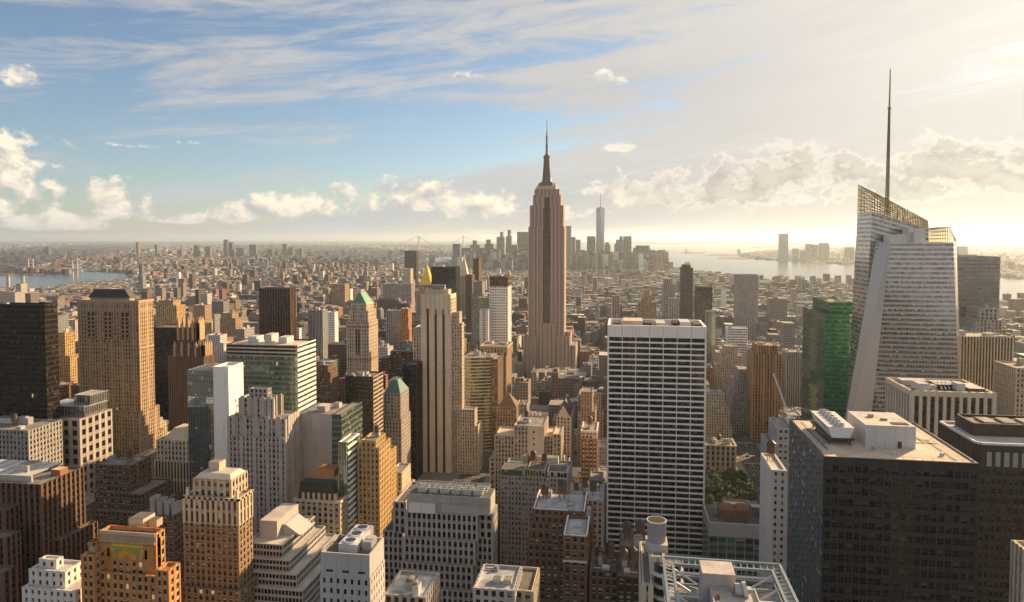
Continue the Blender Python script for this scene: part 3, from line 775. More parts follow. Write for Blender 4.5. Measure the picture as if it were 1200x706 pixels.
# --- gothic brown tower with spiky golden crown, dark slab behind
S = style(floor=3.6, bay=2.6, pier=.55, sp=.5, wall=BROWN, sm=DBROWN, win=WINK, pp=.8, spp=.3)
b = tower('office_tower', 'brown gothic tower with a crown of upright pinnacles catching the sun', 'the pinnacled brown tower', 725, [(209, 232, 384), (205, 238, 408), (198, 239, 418)], S, side=238, step=2.5, yvis=490, plant=0, done=False, cor=None)
for v, h in ((b.vs[0], 13), (b.vs[1], 8)):
    X0, X1, Y0, Y1, Z0, Z1 = v; n = 5
    for k in range(n):
        xx = X0 + k*(X1-X0)/(n-1); yy = Y0 + k*(Y1-Y0)/(n-1)
        for (a, c) in ((xx, Y0), (X1, yy)):
            b.p('pinnacle').box(a-1.2, a+1.2, c-1.2, c+1.2, Z1-14, Z1+h*.4, TAN); pyr(b.p('pinnacle'), a-1.2, a+1.2, c-1.2, c+1.2, Z1+h*.4, Z1+h, TAN)
b.done()
tower('office_tower', 'black glass slab half hidden between the arched masonry tower and the pinnacled brown tower', 'the hidden black slab', 830, [(176, 213, 384)], style(floor=3.9, bay=1.8, pier=.15, sp=.3, pp=.12, spp=.08, wall=BLACKM, win=WINBZ), depth=35, yvis=490, roof=ROOFD, plant=0)

# --- wide green glass office block with white striped west side
S = style(floor=3.9, bay=1.6, pier=.10, sp=.34, pp=.10, spp=.13, wall=PALEM, pm=STEEL, sm=SPG, win=WING)
b = Bld('office_building', 'wide green glass office block with dark top bands and white striped west side', 'the green striped block', yvis=560)
x0, x1, y0, y1, z = fx(520, 265.5, 348, 404, side=369.5)
_, zb = atY(300, 417, 520)
TOPS = style(floor=3.1, bay=30, pier=.02, sp=.45, wall=DBROWN, sm=PINKG, win=WINBZ, pp=.1, spp=.3)
b.vs = [b.vol(x0, x1, y0, y1, zb, z, TOPS, 'N', ROOFT, 1.0)]
b.vol(x0, x1, y0, y1, 0, zb-.01, S, 'N', ROOFT, 0.0)
facade(b.p('wall'), b.panes, (x1,y0,0),(x1,y1,0),(x1,y1,z),(x1,y0,z), style(floor=3.9, bay=20, pier=.01, sp=.5, pp=.1, spp=.45, wall=WHITE, win=WING))
for a, c, h in ((.18,.3,4), (.42,.52,6), (.62,.74,4)): b.p('penthouse#%d' % h if a < .6 else 'penthouse#9').box(x0+a*(x1-x0), x0+c*(x1-x0), y0+14, y0+26, z-1, z+h, PALEM, ROOFL)
b.done()
S = style(floor=3.7, bay=4.2, pier=.32, sp=.25, wall=REDBR, sm=SPK, win=WINK, pp=1.0, spp=.15)
tower('office_tower', 'reddish brown ribbed tower with a flat top rising beyond the green striped block', 'the ribbed red tower', 1000, [(304, 340, 338)], style(**{**S, 'wall': REDBR, 'pm': REDBR, 'sm': SPK, 'top': 0}), side=346, yvis=395, plant=0)
tower('office_tower', 'small teal glass tower with pale ribs beside the ribbed red tower', 'the small teal tower', 1050, [(361, 378, 364)], style(floor=3.8, bay=2.5, pier=.3, sp=.3, wall=SPG, pm=PALEM, win=WING, pp=.4, spp=.1), side=384, yvis=415)
tower('office_building', 'pale blue white block peeping out beyond the small teal tower', 'the pale blue block', 1150, [(383, 392, 366)], style(floor=4, bay=3, wall=WHITE, win=WINW), side=396, yvis=400, plant=1)

# --- slim masonry tower with green pyramid roof
S = style(**{**MAS, 'wall': LIME, 'bay': 2.7, 'big': 3, 'bigw': 1.6})
b = tower('office_tower', 'slim cream masonry tower with a bright green copper pyramid roof', 'the green-roofed tower', 700, [(412, 429, 356), (410, 431, 364), (406.5, 432, 377)], S, side=437.5, step=1.2, yvis=445, plant=0, done=False, cor=(1.4, .6, LIME))
x0, x1, y0, y1, z0, z1 = b.vs[0]; pyr(b.p('pyramid_roof'), x0+.3, x1-.3, y0+.5, y1-.5, z1, zrow(422, 342, 715), COPPER, .10, True)
X0, X1, Y0, Y1, Z0, Z1 = b.vs[2]; cx = (X0+X1)/2
a = b.p('arched_window'); a.q([(cx-2, Y0-.6, Z1-34), (cx+2, Y0-.6, Z1-34)] + [(cx+2*math.cos(R(15*i)), Y0-.6, Z1-10+2.4*math.sin(R(15*i))) for i in range(13)], SPK)
a.box(cx-.3, cx+.3, Y0-.8, Y0-.61, Z1-34, Z1-8, LIME)
for zz in (Z1-40, Z1-6): b.p('belt_course#%d' % zz).box(X0-.7, X1+.7, Y0-.8, Y0-.56, zz, zz+1.2, TERRA, TERRA, True); b.p('belt_course#%d' % zz).box(X1+.56, X1+.8, Y0, Y1, zz, zz+1.2, TERRA, TERRA, True)
b.done()
b = tower('office_tower', 'dark bronze slab with pale striped west edge standing below the green-roofed tower', 'the dark bronze slab', 600, [(405, 437, 441.5)], style(floor=3.7, bay=1.7, pier=.2, sp=.3, wall=BLACKM, win=WINK, pp=.2, spp=.15), side=448.5, yvis=530, roof=ROOFD, faces='NE', done=False)
x0, x1, y0, y1, z0, z1 = b.vs[0]; facade(b.p('wall'), b.panes, (x1,y0,0),(x1,y1,0),(x1,y1,z1),(x1,y0,z1), style(floor=3.7, bay=14, pier=.05, sp=.5, wall=LIME, win=WINK, pp=.2, spp=.4)); b.done()
b = tower('office_building', 'pinkish stone building with a small teal hipped copper roof', 'the teal-roofed building', 640, [(450, 469, 461), (449, 470, 490)], style(**{**MAS, 'wall': PINKG}), side=478.5, step=1.5, yvis=540, plant=0, done=False)
x0, x1, y0, y1, z0, z1 = b.vs[0]; pyr(b.p('hipped_roof'), x0, x1, y0, y0+26, z1, z1+11, mat_stone('teal_copper', (0.06, 0.165, 0.15), .6), .3); b.done()
tower('office_tower', 'narrow black shaft beside the tall tower with three dark stripes', 'the narrow black shaft', 690, [(472, 487, 428)], style(floor=3.8, bay=2, pier=.2, sp=.3, wall=BLACKM, win=WINK, pp=.2, spp=.1), depth=24, yvis=520, roof=ROOFD, plant=0)

# --- blank grey wall with green glass corner, striped green annexe
b = Bld('office_building', 'blank grey walled block with a dark green glass corner', 'the blank grey block', yvis=570)
x0, x1, y0, y1, z = fx(445, 351.5, 388.5, 485, depth=30)
w = b.p('wall'); w.box(x0, x1, y0, y1, 0, z, PINKG, ROOFG); b.foot.append((x0, x1, y0, y1, z))
for k in range(12): w.box(x0-.02, x1, y0-.06, y0-.01, 8+k*12, 8.25+k*12, GREY, GREY, True)
w.box(x0+1, x0+8, y0-.3, y0-.02, z-14, z-1, GREY)
b.vol(x1+.01, atY(400, 484, 445.6)[0], 445.6, 445.6+38, 0, z, style(floor=3.9, bay=1.8, pier=.1, sp=.3, wall=DARKM, sm=SPG, win=WING, pp=.1, spp=.1), 'NW', ROOFG, .8, wallname='glass_corner')
b.clutter((x0,x1,y0,y1,0,z+1), 4, 9); b.done()
b = Bld('office_building', 'lower green glass annexe with white slanting sun shades, beside the blank grey block', 'the shaded green annexe', yvis=620)
x0, x1, y0, y1, z = fx(415, 397, 406, 518, side=420)
b.vol(x0, x1, y0, y1, 0, z, style(floor=3.9, bay=1.8, pier=.08, sp=.3, wall=WHITE, sm=SPG, win=WING, pp=.1, spp=.1), 'N', ROOFG, .8)
facade(b.p('wall'), b.panes, (x1,y0,0),(x1,y1,0),(x1,y1,z),(x1,y0,z), style(floor=3.9, bay=9, pier=.02, sp=.36, wall=WHITE, win=WINGB, pp=.1, spp=.9)); b.done()

# --- mansard building
b = tower('office_building', 'dark mansard roofed stone building with an orange lift house on top', 'the mansard building', 405, [(346, 398, 586)], style(**{**MAS, 'wall': LIME, 'bay': 3.4}), side=411, yvis=650, plant=0, done=False, cor=(1.4, 1.0, LIME))
x0, x1, y0, y1, z0, z1 = b.vs[0]; pyr(b.p('mansard_roof'), x0+1, x1-4, y0+1, y1-8, z1-.9, z1+10, SLATE, .86)
for k in range(7): b.p('dormer').box(x0+4+k*3.4, x0+5.6+k*3.4, y0+.6, y0+3, z1, z1+4, LIME, SLATE)
b.p('lift_house').box(x0+9, x0+20, y0+12, y0+22, z1+10, z1+15, ORANGE, TERRA); b.done()

# --- sunlit gold block and its small neighbour
b = tower('office_building', 'tan block with a brightly sunlit plain west wall and ragged stepped top', 'the sunlit tan block', 430, [(424, 440, 516), (420, 444, 524)], style(**{**MAS, 'wall': GOLDB}), side=451, step=2, yvis=630, plant=2)
tower('apartment_block', 'narrow sunlit brick block squeezed beyond the sunlit tan block', 'the narrow sunlit block', 500, [(452, 458, 528)], style(**{**MAS, 'wall': GOLDB}), side=464, yvis=600, plant=1)

# --- grey block with roof fans, bottom
b = Bld('office_building', 'grey concrete block with a mostly blank north wall and large round roof fans', 'the fan-topped grey block', yvis=706)
x0, x1, y0, y1, z = fx(240, 376, 433, 649, side=450)
w = b.p('wall'); w.box(x0, x1, y0, y1, 0, z-1.4, CONC, ROOFD); b.foot.append((x0, x1, y0, y1, z))
for q in ((x0, x1, y0, y0+.6), (x0, x1, y1-.6, y1), (x1-.6, x1, y0+.6, y1-.6), (x0, x0+.6, y0+.6, y1-.6)): w.box(*q, z-1.4, z, CONC)
_, zz = atY(400, 675, 240)
facade(w, b.panes, (x0,y0,0),(x1,y0,0),(x1,y0,zz),(x0,y0,zz), style(floor=3.7, bay=2.8, pier=.62, sp=.5, wall=CONC, win=WINK, pp=.3, spp=.28), .3)
facade(w, b.panes, (x1,y0,0),(x1,y1,0),(x1,y1,zz),(x1,y0,zz), style(floor=3.7, bay=2.8, pier=.7, sp=.5, wall=CONC, win=WINK, pp=.3, spp=.28))
w.box(x0-.05, x1+.3, y0-.3, y0-.01, zz+.01, zz+.3, CONC, CONC, True)
for k in range(3): w.box(x0+2+k*6, x0+4.6+k*6, y0-.05, y0-.01, z-7, z-6.2, SPK)
fn = b.p('cooling_unit'); fn.box(x0+5, x0+12, y0+4, y0+22, z-1.4, z+1.6, PALEM, PALEM)
for k in range(3): fn.cyl(x0+8.5, y0+7+k*6, z+1.6, z+2.1, 2.4, 2.4, WHITEM, 20, PALEM); fn.cyl(x0+8.5, y0+7+k*6, z+2.1, z+2.14, 1.9, 1.9, SPK, 20, SPK)
fn.box(x1-5, x1-1.5, y0+6, y0+12, z-1.4, z+2, STEEL); tk = b.p('steel_drum'); tk.cyl(x1-3.4, y1-5, z-1.4, z+2.2, 1.9, 1.9, PALEM, 18, ROOFL)
for k in range(5): b.p('parapet_pipe').bar((x0+1, y0+2+k*6, z), (x0+4.5, y0+5+k*6, z+1.5), .25, RUST)
b.done()

# --- wide grey stone building in the middle foreground
S = style(floor=3.75, bay=2.55, pier=.42, sp=.36, wall=PINKG, win=WINK, pp=.45, spp=.40)
D = 330; b = Bld('office_building', 'broad pinkish grey office building in three ledged tiers of small square windows', 'the ledged grey building', yvis=706)
x0, x1, y0, y1, z = fx(D, 478, 574, 578, side=578)
y1 = y0 + 14
_, za = atY(520, 599, D)
w = b.p('wall'); w.box(x0, x1, y0, y1, za-1, z-1.5, PINKG, ROOFD); b.foot.append((x0, x1, y0, y1, z))
for k in range(10): w.box(x0+k*(x1-x0)/10-.4, x0+k*(x1-x0)/10+.4, y0-.25, y0-.01, za, z-4.8, PINKG)
w.box(x0-.3, x1+.3, y0-.4, y0-.02, z-5.0, z-1.2, GREY, GREY, True)
rf = b.p('roof_frame')
for k in range(13): rf.box(x0+2+k*(x1-x0-4)/12, x0+2.4+k*(x1-x0-4)/12, y0+.5, y1-3, z+.8, z+1.2, STEEL, STEEL, True); rf.box(x0+2+k*(x1-x0-4)/12, x0+2.3+k*(x1-x0-4)/12, y0+.5, y0+.8, z-1.5, z+.8, STEEL)
for k in range(5): rf.box(x0+2, x1-2, y0+1+k*2.5, y0+1.4+k*2.5, z+1.25, z+1.6, STEEL, STEEL, True)
for k in range(6): b.p('cooling_unit').box(x0+4+k*5.6, x0+8+k*5.6, y0+3, y0+11, z-1.5, z+.5, PALEM, STEEL)
ts = [(477, 559, 601, 0), (474, 556, 632, 3), (471, 553, 661, 6), (468, 556, 690, 9)]
for k, (l, r, yt, off) in enumerate(ts):
    xa, xb, ya, yb, zt = fx(D - off - .02, l, r, yt, depth=40); zb = zrow(515, ts[k+1][2], D - ts[k+1][3]) - 1 if k < 3 else 0
    b.vol(xa, xb, ya, y1 - .5, zb, zt, S, 'NE', ROOFD, .9)
    xc, xd, _, _, _ = fx(D - off*.25 + 3, r, 577 - k*.3, yt, depth=30); b.vol(xb + .6, xd, D - off*.25 + 3, y1 + 1, zb, zt, S, 'NW', ROOFD, .9)
for k, (l, r, yt, dd) in enumerate(((462, 476, 588, 9), (450, 473, 622, 11), (450, 470, 664, 12))):
    xa, xb, ya, yb, zt = fx(D + dd, l, r, yt, depth=30 - k); zb = (zrow(460, (622, 664, 0)[k], D + dd) - 1) if k < 2 else 0
    b.vol(xa, xb - .5, ya, yb, zb, zt, S, 'NE', ROOFD, .9)
b.p('penthouse').box(x0+1, x0+14, y0-2.2, y0-.5, za-.9, za+4, WHITEW, ROOFL)
b.done()

# --- tall cream tower with three dark vertical stripes
D = 720; b = Bld('office_tower', 'tall cream limestone tower with three dark vertical stripes up its north front', 'the three-striped tower', yvis=566)
SW = style(**{**MAS, 'wall': LIME2, 'bay': 2.6, 'floor': 3.6, 'pp': .35})
x0, x1, y0, y1, z = fx(D, 493, 528.5, 345, side=534.5)
_, zs = atY(510, 362, D)
w = b.p('wall'); w.box(x0, x1, y0, y1, 0, z-1.5, LIME2, ROOFG); b.foot.append((x0, x1, y0, y1, z))
W = x1 - x0
cuts = [(-.01, .20), (.285, .46), (.545, .72), (.805, 1.01)]
for a, c in cuts: w.box(x0+max(0,a)*W, x0+min(1,c)*W, y0-1.5, y0-.01, 0, zs, LIME2)
w.box(x0, x1, y0-1.5, y0-.01, zs+.01, z, LIME2)
for k in range(7): w.box(x0+.02*W+k*.15*W, x0+.05*W+k*.15*W, y0-2.1, y0-1.51, zs-6, z+.8, LIME)
st = b.p('dark_stripe')
for a, c in ((.20, .285), (.46, .545), (.72, .805)):
    st.box(x0+a*W+.01, x0+c*W-.01, y0-.5, y0-.02, 0, zs-.1, SPK)
    xm = x0 + (a+c)/2*W
    for k in range(46): st.box(x0+a*W+.3, x0+c*W-.3, y0-.8, y0-.52, zs-6-k*3.6, zs-5-k*3.6, DARKM)
for q in ((x0, x1, y0, y0+.6), (x1-.6, x1, y0+.6, y1)): w.box(*q, z-1.5, z, LIME2)
facade(w, b.panes, (x1,y0,0),(x1,y1,0),(x1,y1,z-4),(x1,y0,z-4), SW)
pt_ = b.p('crown'); pt_.box(x0+3, x1-4, y0+5, y1-5, z-1.5, z+4.5, LIME, ROOFG); pt_.box(x0+9, x1-9, y0+9, y1-9, z+4.5, z+9, GREY, ROOFG)
for k in range(6): pt_.box(x0+3+k*(W-8)/5, x0+3.6+k*(W-8)/5, y0+5, y0+5.6, z+4.5, z+7.5, DARKM); 
pt_.box(x0+3, x1-4, y0+5, y0+5.5, z+7.5, z+7.9, DARKM, DARKM, True)
for (l, r, yt, dd, sd) in ((484.5, 493, 384, 3, None), (528.5, 538, 366, 5, 541), (530, 541, 379, 2.5, 543.5), (536, 556, 480, -2, 559), (548, 560, 499, -1, 565)):
    xa, xb, ya, yb, zt = fx(D + dd, l, r, yt, side=sd, depth=26)
    if dd == 3: xb = x0 - .01
    elif dd in (5, 2.5): xa = x1 + .45
    b.vol(xa, xb, ya, yb, 0, zt, SW, 'NWE', ROOFG, 1)
b.done()
# --- curved striped glass block with brown fin, brown lit-edge block behind
b = Bld('office_building', 'dark green glass block with curved front and pale horizontal bands', 'the curved banded block', yvis=560)
D = 800; xl, z = atY(541, 419, D); xr, _ = atY(576, 419, D); n = 7; prev = None
S = style(floor=3.9, bay=2.4, pier=.06, sp=.36, wall=LIME2, pm=DARKM, win=WING, pp=.1, spp=.3)
pl = []
for k in range(n + 1):
    f = k / n; pl.append((xl + (xr - xl) * f, D + 9 * (f ** 2.2)))
w = b.p('wall')
ring = pl + [(pl[-1][0], D + 40), (pl[0][0], D + 40)]
w.loft([(x, y, 0) for x, y in ring], [(x, y, z-.8) for x, y in ring], SPG, ROOFG)
for (xa, ya), (xb, yb) in zip(pl[:-1], pl[1:]): facade(w, b.panes, (xa,ya,0),(xb,yb,0),(xb,yb,z),(xa,ya,z), S)
b.foot.append((xl, xr, D, D + 40, z)); b.clutter((xl, xr, D+10, D+40, 0, z), 5, 3, 5)
xa, xb, ya, yb, zt = fx(D + 6, 576.3, 583, 421, side=589); b.vol(xa, xb, ya, yb, 0, zt, style(**{**MAS, 'wall': BROWN}), 'NWE', ROOFG, 1, wallname='brown_fin')
b.done()
tower('office_tower', 'brown brick shaft with a flat ornate top just before the white gridded tower', 'the brown ornate shaft', 880, [(563, 594, 406), (564, 593, 416)], style(**{**MAS, 'wall': BROWN, 'pm': TAN, 'bay': 4, 'sm': BROWN, 'pp': .8}), side=600, step=.02, yvis=470, cor=(2, 1, TAN), plant=2)
b = tower('office_tower', 'white gridded tower with a brown flat cap and pale blue glass', 'the white gridded tower', 960, [(574, 595, 324), (574, 595, 335)], [style(floor=9, bay=4, pier=.3, sp=.4, wall=BROWN, win=WINK), style(floor=3.7, bay=3.0, pier=.34, sp=.36, wall=WHITE, win=WINW, pp=.4, spp=.35)], side=599, step=.02, yvis=400, plant=2)
tower('office_building', 'narrow teal glass tower beside the white gridded tower', 'the narrow teal tower', 1000, [(560, 574, 349)], style(floor=3.8, bay=2, pier=.1, sp=.3, wall=SPG, win=WING, pp=.1, spp=.1), depth=25, yvis=400, plant=1)
tower('apartment_block', 'blank white slab front standing before the narrow teal tower', 'the blank white slab', 930, [(562.5, 572, 363)], style(floor=3.2, bay=9, pier=.6, sp=.4, wall=WHITEW, win=WINW), depth=16, yvis=400, plant=0)

# --- the tall setback skyscraper with mast
D = 1250
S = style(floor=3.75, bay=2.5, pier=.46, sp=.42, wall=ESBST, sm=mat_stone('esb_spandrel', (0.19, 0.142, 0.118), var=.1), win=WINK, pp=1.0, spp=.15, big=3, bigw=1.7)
b = Bld('skyscraper', 'very tall tan setback skyscraper with a tapering mooring mast and antenna', 'the masted skyscraper', yvis=432)
def two(l, r, yt, d0, d1, yb):
    """shaft with a recessed middle bay"""
    X0, z = atY(l, yt, D + d0); X1, _ = atY(r, yt, D + d0); zb = zrow(640, yb, D) if yb else 0
    c0, c1 = X0 + (X1-X0)*.38, X0 + (X1-X0)*.64
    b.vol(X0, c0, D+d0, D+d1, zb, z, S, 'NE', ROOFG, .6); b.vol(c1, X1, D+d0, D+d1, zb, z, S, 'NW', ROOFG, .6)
    b.vol(c0+.01, c1-.01, D+d0+5, D+d1-4, zb, z, style(**{**S, 'pier': .30, 'big': 0, 'sp': .5, 'wall': mat_stone('recess_shade_stone', (.23,.16,.12)), 'pm': None}), 'N', ROOFG, .6)  # shade of the recess put into a darker stone colour
two(619.8, 661.0, 266, 0, 36, 0)
two(621.5, 659.6, 241, 3, 34, 268)
two(625.2, 656.6, 229, 6, 32, 243)
X0, z = atY(627, 222, D+9); X1, _ = atY(655, 222, D+9); b.vol(X0, X1, D+9, D+33, zrow(640, 231, D), z, style(**{**S, 'sp': .6, 'win': WINK}), 'NWE', ROOFG, .8)
cx, _ = atY(640.7, 215, D+20); cyy = D + 21; u = 1.49
zz = lambda y: zrow(640.7, y, D + 20)
ms = b.p('mooring_mast'); MST = mat_plain('mast_metal', (0.17, 0.13, 0.115), .6, .1)
ms.box(cx-11.5*u, cx+11.5*u, cyy-12, cyy+12, zz(224), zz(218.5), ESBST, ROOFG)
ms.box(cx-7.5*u, cx+7.5*u, cyy-9, cyy+9, zz(218.5), zz(214), MST)
ms.cyl(cx, cyy, zz(214), zz(208), 6.2*u, 4.6*u, MST, 16); ms.cyl(cx, cyy, zz(208), zz(185), 4.3*u, 3.7*u, MST, 16)
for k in range(4):                                         # winged buttresses
    a = R(45 + 90*k); ms.bar((cx+9*math.cos(a), cyy+9*math.sin(a), zz(215)), (cx+5*math.cos(a), cyy+5*math.sin(a), zz(188)), 2.4, MST)
ms.cyl(cx, cyy, zz(185), zz(183), 4.2*u, 4.2*u, MST, 16); ms.cyl(cx, cyy, zz(183), zz(180), 3.2*u, 1.5*u, MST, 16)
an = b.p('antenna'); an.cyl(cx, cyy, zz(180), zz(168), 1.3*u, 1.1*u, MST, 8); an.cyl(cx, cyy, zz(168), zz(155), .95*u, .7*u, MST, 8); an.cyl(cx, cyy, zz(155), zz(139), .5*u, .22*u, MST, 6)
for y in (178, 174, 171, 165, 161): an.cyl(cx, cyy, zz(y), zz(y-.8), 1.9*u, 1.9*u, MST, 8)
for sx in (-9.5, -8.3, 8.6, 9.8): an.bar((cx+sx*u, cyy-4, zz(218.5)), (cx+sx*u, cyy-4, zz(215)), 1.3, MST)
for (l, r, yt, d0, d1) in ((633.5, 649, 379, -3, 4.9), (614, 626.5, 394.5, -6, 48), (654, 667, 394.5, -6, 48), (626.6, 653.9, 398, -3.6, -3.2), (661.8, 668, 389, 4, 40), (667.2, 674, 405, -3, 52)):
    X0, z = atY(l, yt, D+d0); X1, _ = atY(r, yt, D+d0)
    if d0 == -3.6: continue
    b.vol(X0, X1, D+d0, D+d1, 0, z, S, 'NWE', ROOFG, .8)
b.done()

# --- stone blocks between the striped tower and the white slab
MG = style(**{**MAS, 'wall': GREY, 'bay': 2.8}); ML = style(**{**MAS, 'wall': LIME, 'bay': 2.8}); MT = style(**{**MAS, 'wall': TAN, 'bay': 2.8})
b = tower('office_building', 'long stone block with a green tinted glass strip on top', 'the glass-strip stone block', 490, [(587, 665, 559)], style(**{**MG, 'big': 2, 'bigw': 1.5, 'wall': LIME, 'bay': 2.5, 'sm': GREY}), depth=40, yvis=680, plant=5, roof=ROOFD, done=False)
x0, x1, y0, y1, z0, z1 = b.vs[0]; W = x1 - x0
b.vol(x0+.3, x0+.37*W, y0-.2, y0+16, z1+.05, z1+4.4, style(floor=4.4, bay=2.2, pier=.1, sp=.1, wall=SPG, win=WING, pp=.1, spp=.08), 'NWE', ROOFD, .3, wallname='glass_strip')
b.vol(x0+.40*W, x0+.66*W, y0-.2, y0+18, z1+.05, z1+5.2, style(floor=5, bay=2.2, pier=.2, sp=.3, wall=LIME, win=WIN, pp=.2, spp=.18), 'NWE', ROOFD, .5, wallname='penthouse')
b.vol(x0+.70*W, x1-.3, y0-.2, y0+16, z1+.05, z1+4.4, style(floor=4.4, bay=2.2, pier=.1, sp=.2, wall=WHITEW, win=WINB, pp=.1, spp=.08), 'NWE', ROOFD, .3, wallname='glass_strip#2')
for k in range(3): b.p('roof_plant').cyl(x0+W*(.30+.07*k), y0+26, z1-1, z1+7, 2.6, 2.6, WOOD if k else STEEL, 14, WOOD)
b.done()
b = tower('office_building', 'beige stepped block with a large blank lit wall above the glass-strip stone block', 'the blank-walled beige block', 570, [(603, 637, 499)], ML, depth=34, yvis=560, plant=2, faces='WE', done=False)
x0, x1, y0, y1, z0, z1 = b.vs[0]
facade(b.p('wall'), b.panes, (x0,y0,0),(x0+11,y0,0),(x0+11,y0,z1-1),(x0,y0,z1-1), ML)
b.p('wall').box(x0+11, x1+.3, y0-.4, y0-.01, 0, z1, LIME2)
for j in range(8):
    zc = z1 - 6 - j*5; b.panes.append(([Vector(p) for p in ((x0+15,y0-.43,zc),(x0+16.6,y0-.43,zc),(x0+16.6,y0-.43,zc+2),(x0+15,y0-.43,zc+2))], _rr.random(), WIN))
for (l, r, yt, dd, sd) in ((580, 602.5, 511, 4, None), (574.5, 580, 537, 2, None), (637.5, 648, 511, 6, None), (648.5, 657, 509, 1, 660)):
    xa, xb, ya, yb, zt = fx(570+dd, l, r, yt, side=sd, depth=28); b.vol(xa, xb, ya, yb, 0, zt, ML, 'NWE', ROOFT, 1)
b.done()
b = tower('office_building', 'narrow cream building with a pointed gable and arched windows', 'the gabled cream building', 720, [(652.5, 668, 489)], style(**{**MAS, 'wall': LIME2, 'bay': 3}), side=672, yvis=535, plant=0, done=False)
x0, x1, y0, y1, z0, z1 = b.vs[0]; g = b.p('gable_roof'); cx = (x0+x1)/2
g.loft([(x0,y0,z1),(x1,y0,z1),(cx,y0,z1+12)], [(x0,y1,z1),(x1,y1,z1),(cx,y1,z1+12)], SLATE, LIME2); g.q(((x0,y0-.02,z1),(x1,y0-.02,z1),(cx,y0-.02,z1+12)), LIME2); b.done()
b = tower('office_building', 'brown building with a steep brown pyramid roof', 'the brown pyramid-roofed building', 760, [(583, 605, 477), (582, 605.5, 492)], style(**{**MAS, 'wall': TAN}), side=607, step=.6, yvis=510, plant=0, done=False)
x0, x1, y0, y1, z0, z1 = b.vs[0]; pyr(b.p('pyramid_roof'), x0, x1, y0, y0+22, z1, z1+13, BROWN, .05); b.done()
tower('office_building', 'ornate brown stone building with a pale cornice and pale corner piers', 'the pale-corniced brown building', 610, [(682, 699, 505), (682, 699, 514)], [ML, style(**{**MAS, 'wall': BROWN, 'sm': TAN, 'bay': 3})], depth=30, step=.02, yvis=550, cor=(1.5, 1, LIME2), plant=2)
tower('office_building', 'stone building with a silver roof full of tanks beside the white slab', 'the tank-roofed stone building', 440, [(666, 706, 586)], style(**{**MAS, 'wall': PINKG}), depth=30, yvis=660, plant=7, roof=ROOFS)
b = tower('apartment_block', 'dark red brick apartment block with stepped sides and pale rimmed roofs', 'the pale-rimmed brick block', 345, [(626, 684, 598), (622, 692, 613), (619, 692, 632), (617, 693, 663)], style(**{**MAS, 'wall': DBROWN, 'sm': BROWN, 'bay': 3.2, 'pm': BROWN, 'pier': .55}), depth=26, step=.9, yvis=706, plant=3, roof=ROOFS, done=False)
xa, xb, ya, yb, zt = fx(318, 661, 687, 628, depth=23); SB = style(**{**MAS, 'wall': BROWN, 'bay': 3.2, 'pier': .52})
b.vol(xa, xb, ya, yb, 0, zt, SB, 'NWE', ROOFS, 1.2)
for zf in (zt - 12, zt - 34): b.p('belt_course').box(xa-.5, xb+.5, ya-.8, ya-.4, zf, zf+.9, WHITEW, WHITEW, True)
x0, x1, y0, y1, z0, z1 = b.vs[0]
for (p0, p1, q0, q1, h) in ((xa, xb, ya-.5, ya+.1, zt), (xa-.2, xa+.4, ya+.1, yb, zt), (xb-.1, xb+.5, ya+.1, yb, zt), (x0, xa-.3, y0-.5, y0+.1, z1), (x0-.5, x0+.1, y0+.1, y1, z1), (x1-.1, x1+.5, y0+.1, y1, z1)):
    b.p('roof_rim').box(p0, p1, q0, q1, h+.02, h+.5, WHITEW, WHITEW, True)
b.done()

# --- white gridded slab in the centre
D = 520; b = Bld('office_tower', 'broad white office slab with dark window bands between white floors and a blank top band', 'the white slab', yvis=655)
x0, x1, y0, y1, z = fx(D, 713.5, 826.5, 382, depth=42)
zb = zrow(770, 395, D)
S = style(floor=4.12, bay=(x1-x0)/7, pier=.045, sp=.285, wall=WHITE, win=mat_window('slab_glass', (.012, .011, .012), pb=.30, blind=(.10, .09, .09), lit=0.0, spec=.4, split=4), pp=.9, spp=.8)
b.vol(x0, x1, y0, y1, 0, zb, S, 'N', ROOFD, 0)
for fa, q in (('W', ((x1,y0,0),(x1,y1,0),(x1,y1,zb),(x1,y0,zb))), ('E', ((x0,y1,0),(x0,y0,0),(x0,y0,zb),(x0,y1,zb)))): facade(b.p('wall'), b.panes, *q, style(floor=4.12, bay=6, pier=.3, sp=.4, wall=WHITE, win=WINK))
w = b.p('wall')
w.box(x0-.9, x1+.9, y0-.9, y0+.8, zb, z, WHITE); w.box(x0-.9, x1+.9, y1-.8, y1+.5, zb, z, WHITE); w.box(x0-.9, x0+.8, y0+.8, y1-.8, zb, z, WHITE); w.box(x1-.8, x1+.9, y0+.8, y1-.8, zb, z, WHITE)
for k in range(1, 7): w.box(x0+k*(x1-x0)/7-.14, x0+k*(x1-x0)/7+.14, y0-.97, y0-.901, zb+.2, z-.2, GREY, GREY, True)
b.p('roof').q(((x0,y0,z-2.6),(x1,y0,z-2.6),(x1,y1,z-2.6),(x0,y1,z-2.6)), ROOFD)
for (a, c, h, m) in ((.04,.12,.5,DARKM), (.15,.36,2.2,ROOFT), (.37,.46,1.0,DARKM), (.50,.60,.8,CONC), (.68,.74,1.2,BLACKM), (.75,.86,1.9,PALEM), (.90,.97,.5,DARKM)):
    b.p('roof_plant').box(x0+a*(x1-x0), x0+c*(x1-x0), y0+9, y0+30, z-2.6, z+h, m, ROOFT if m is ROOFT else m)
b.done()

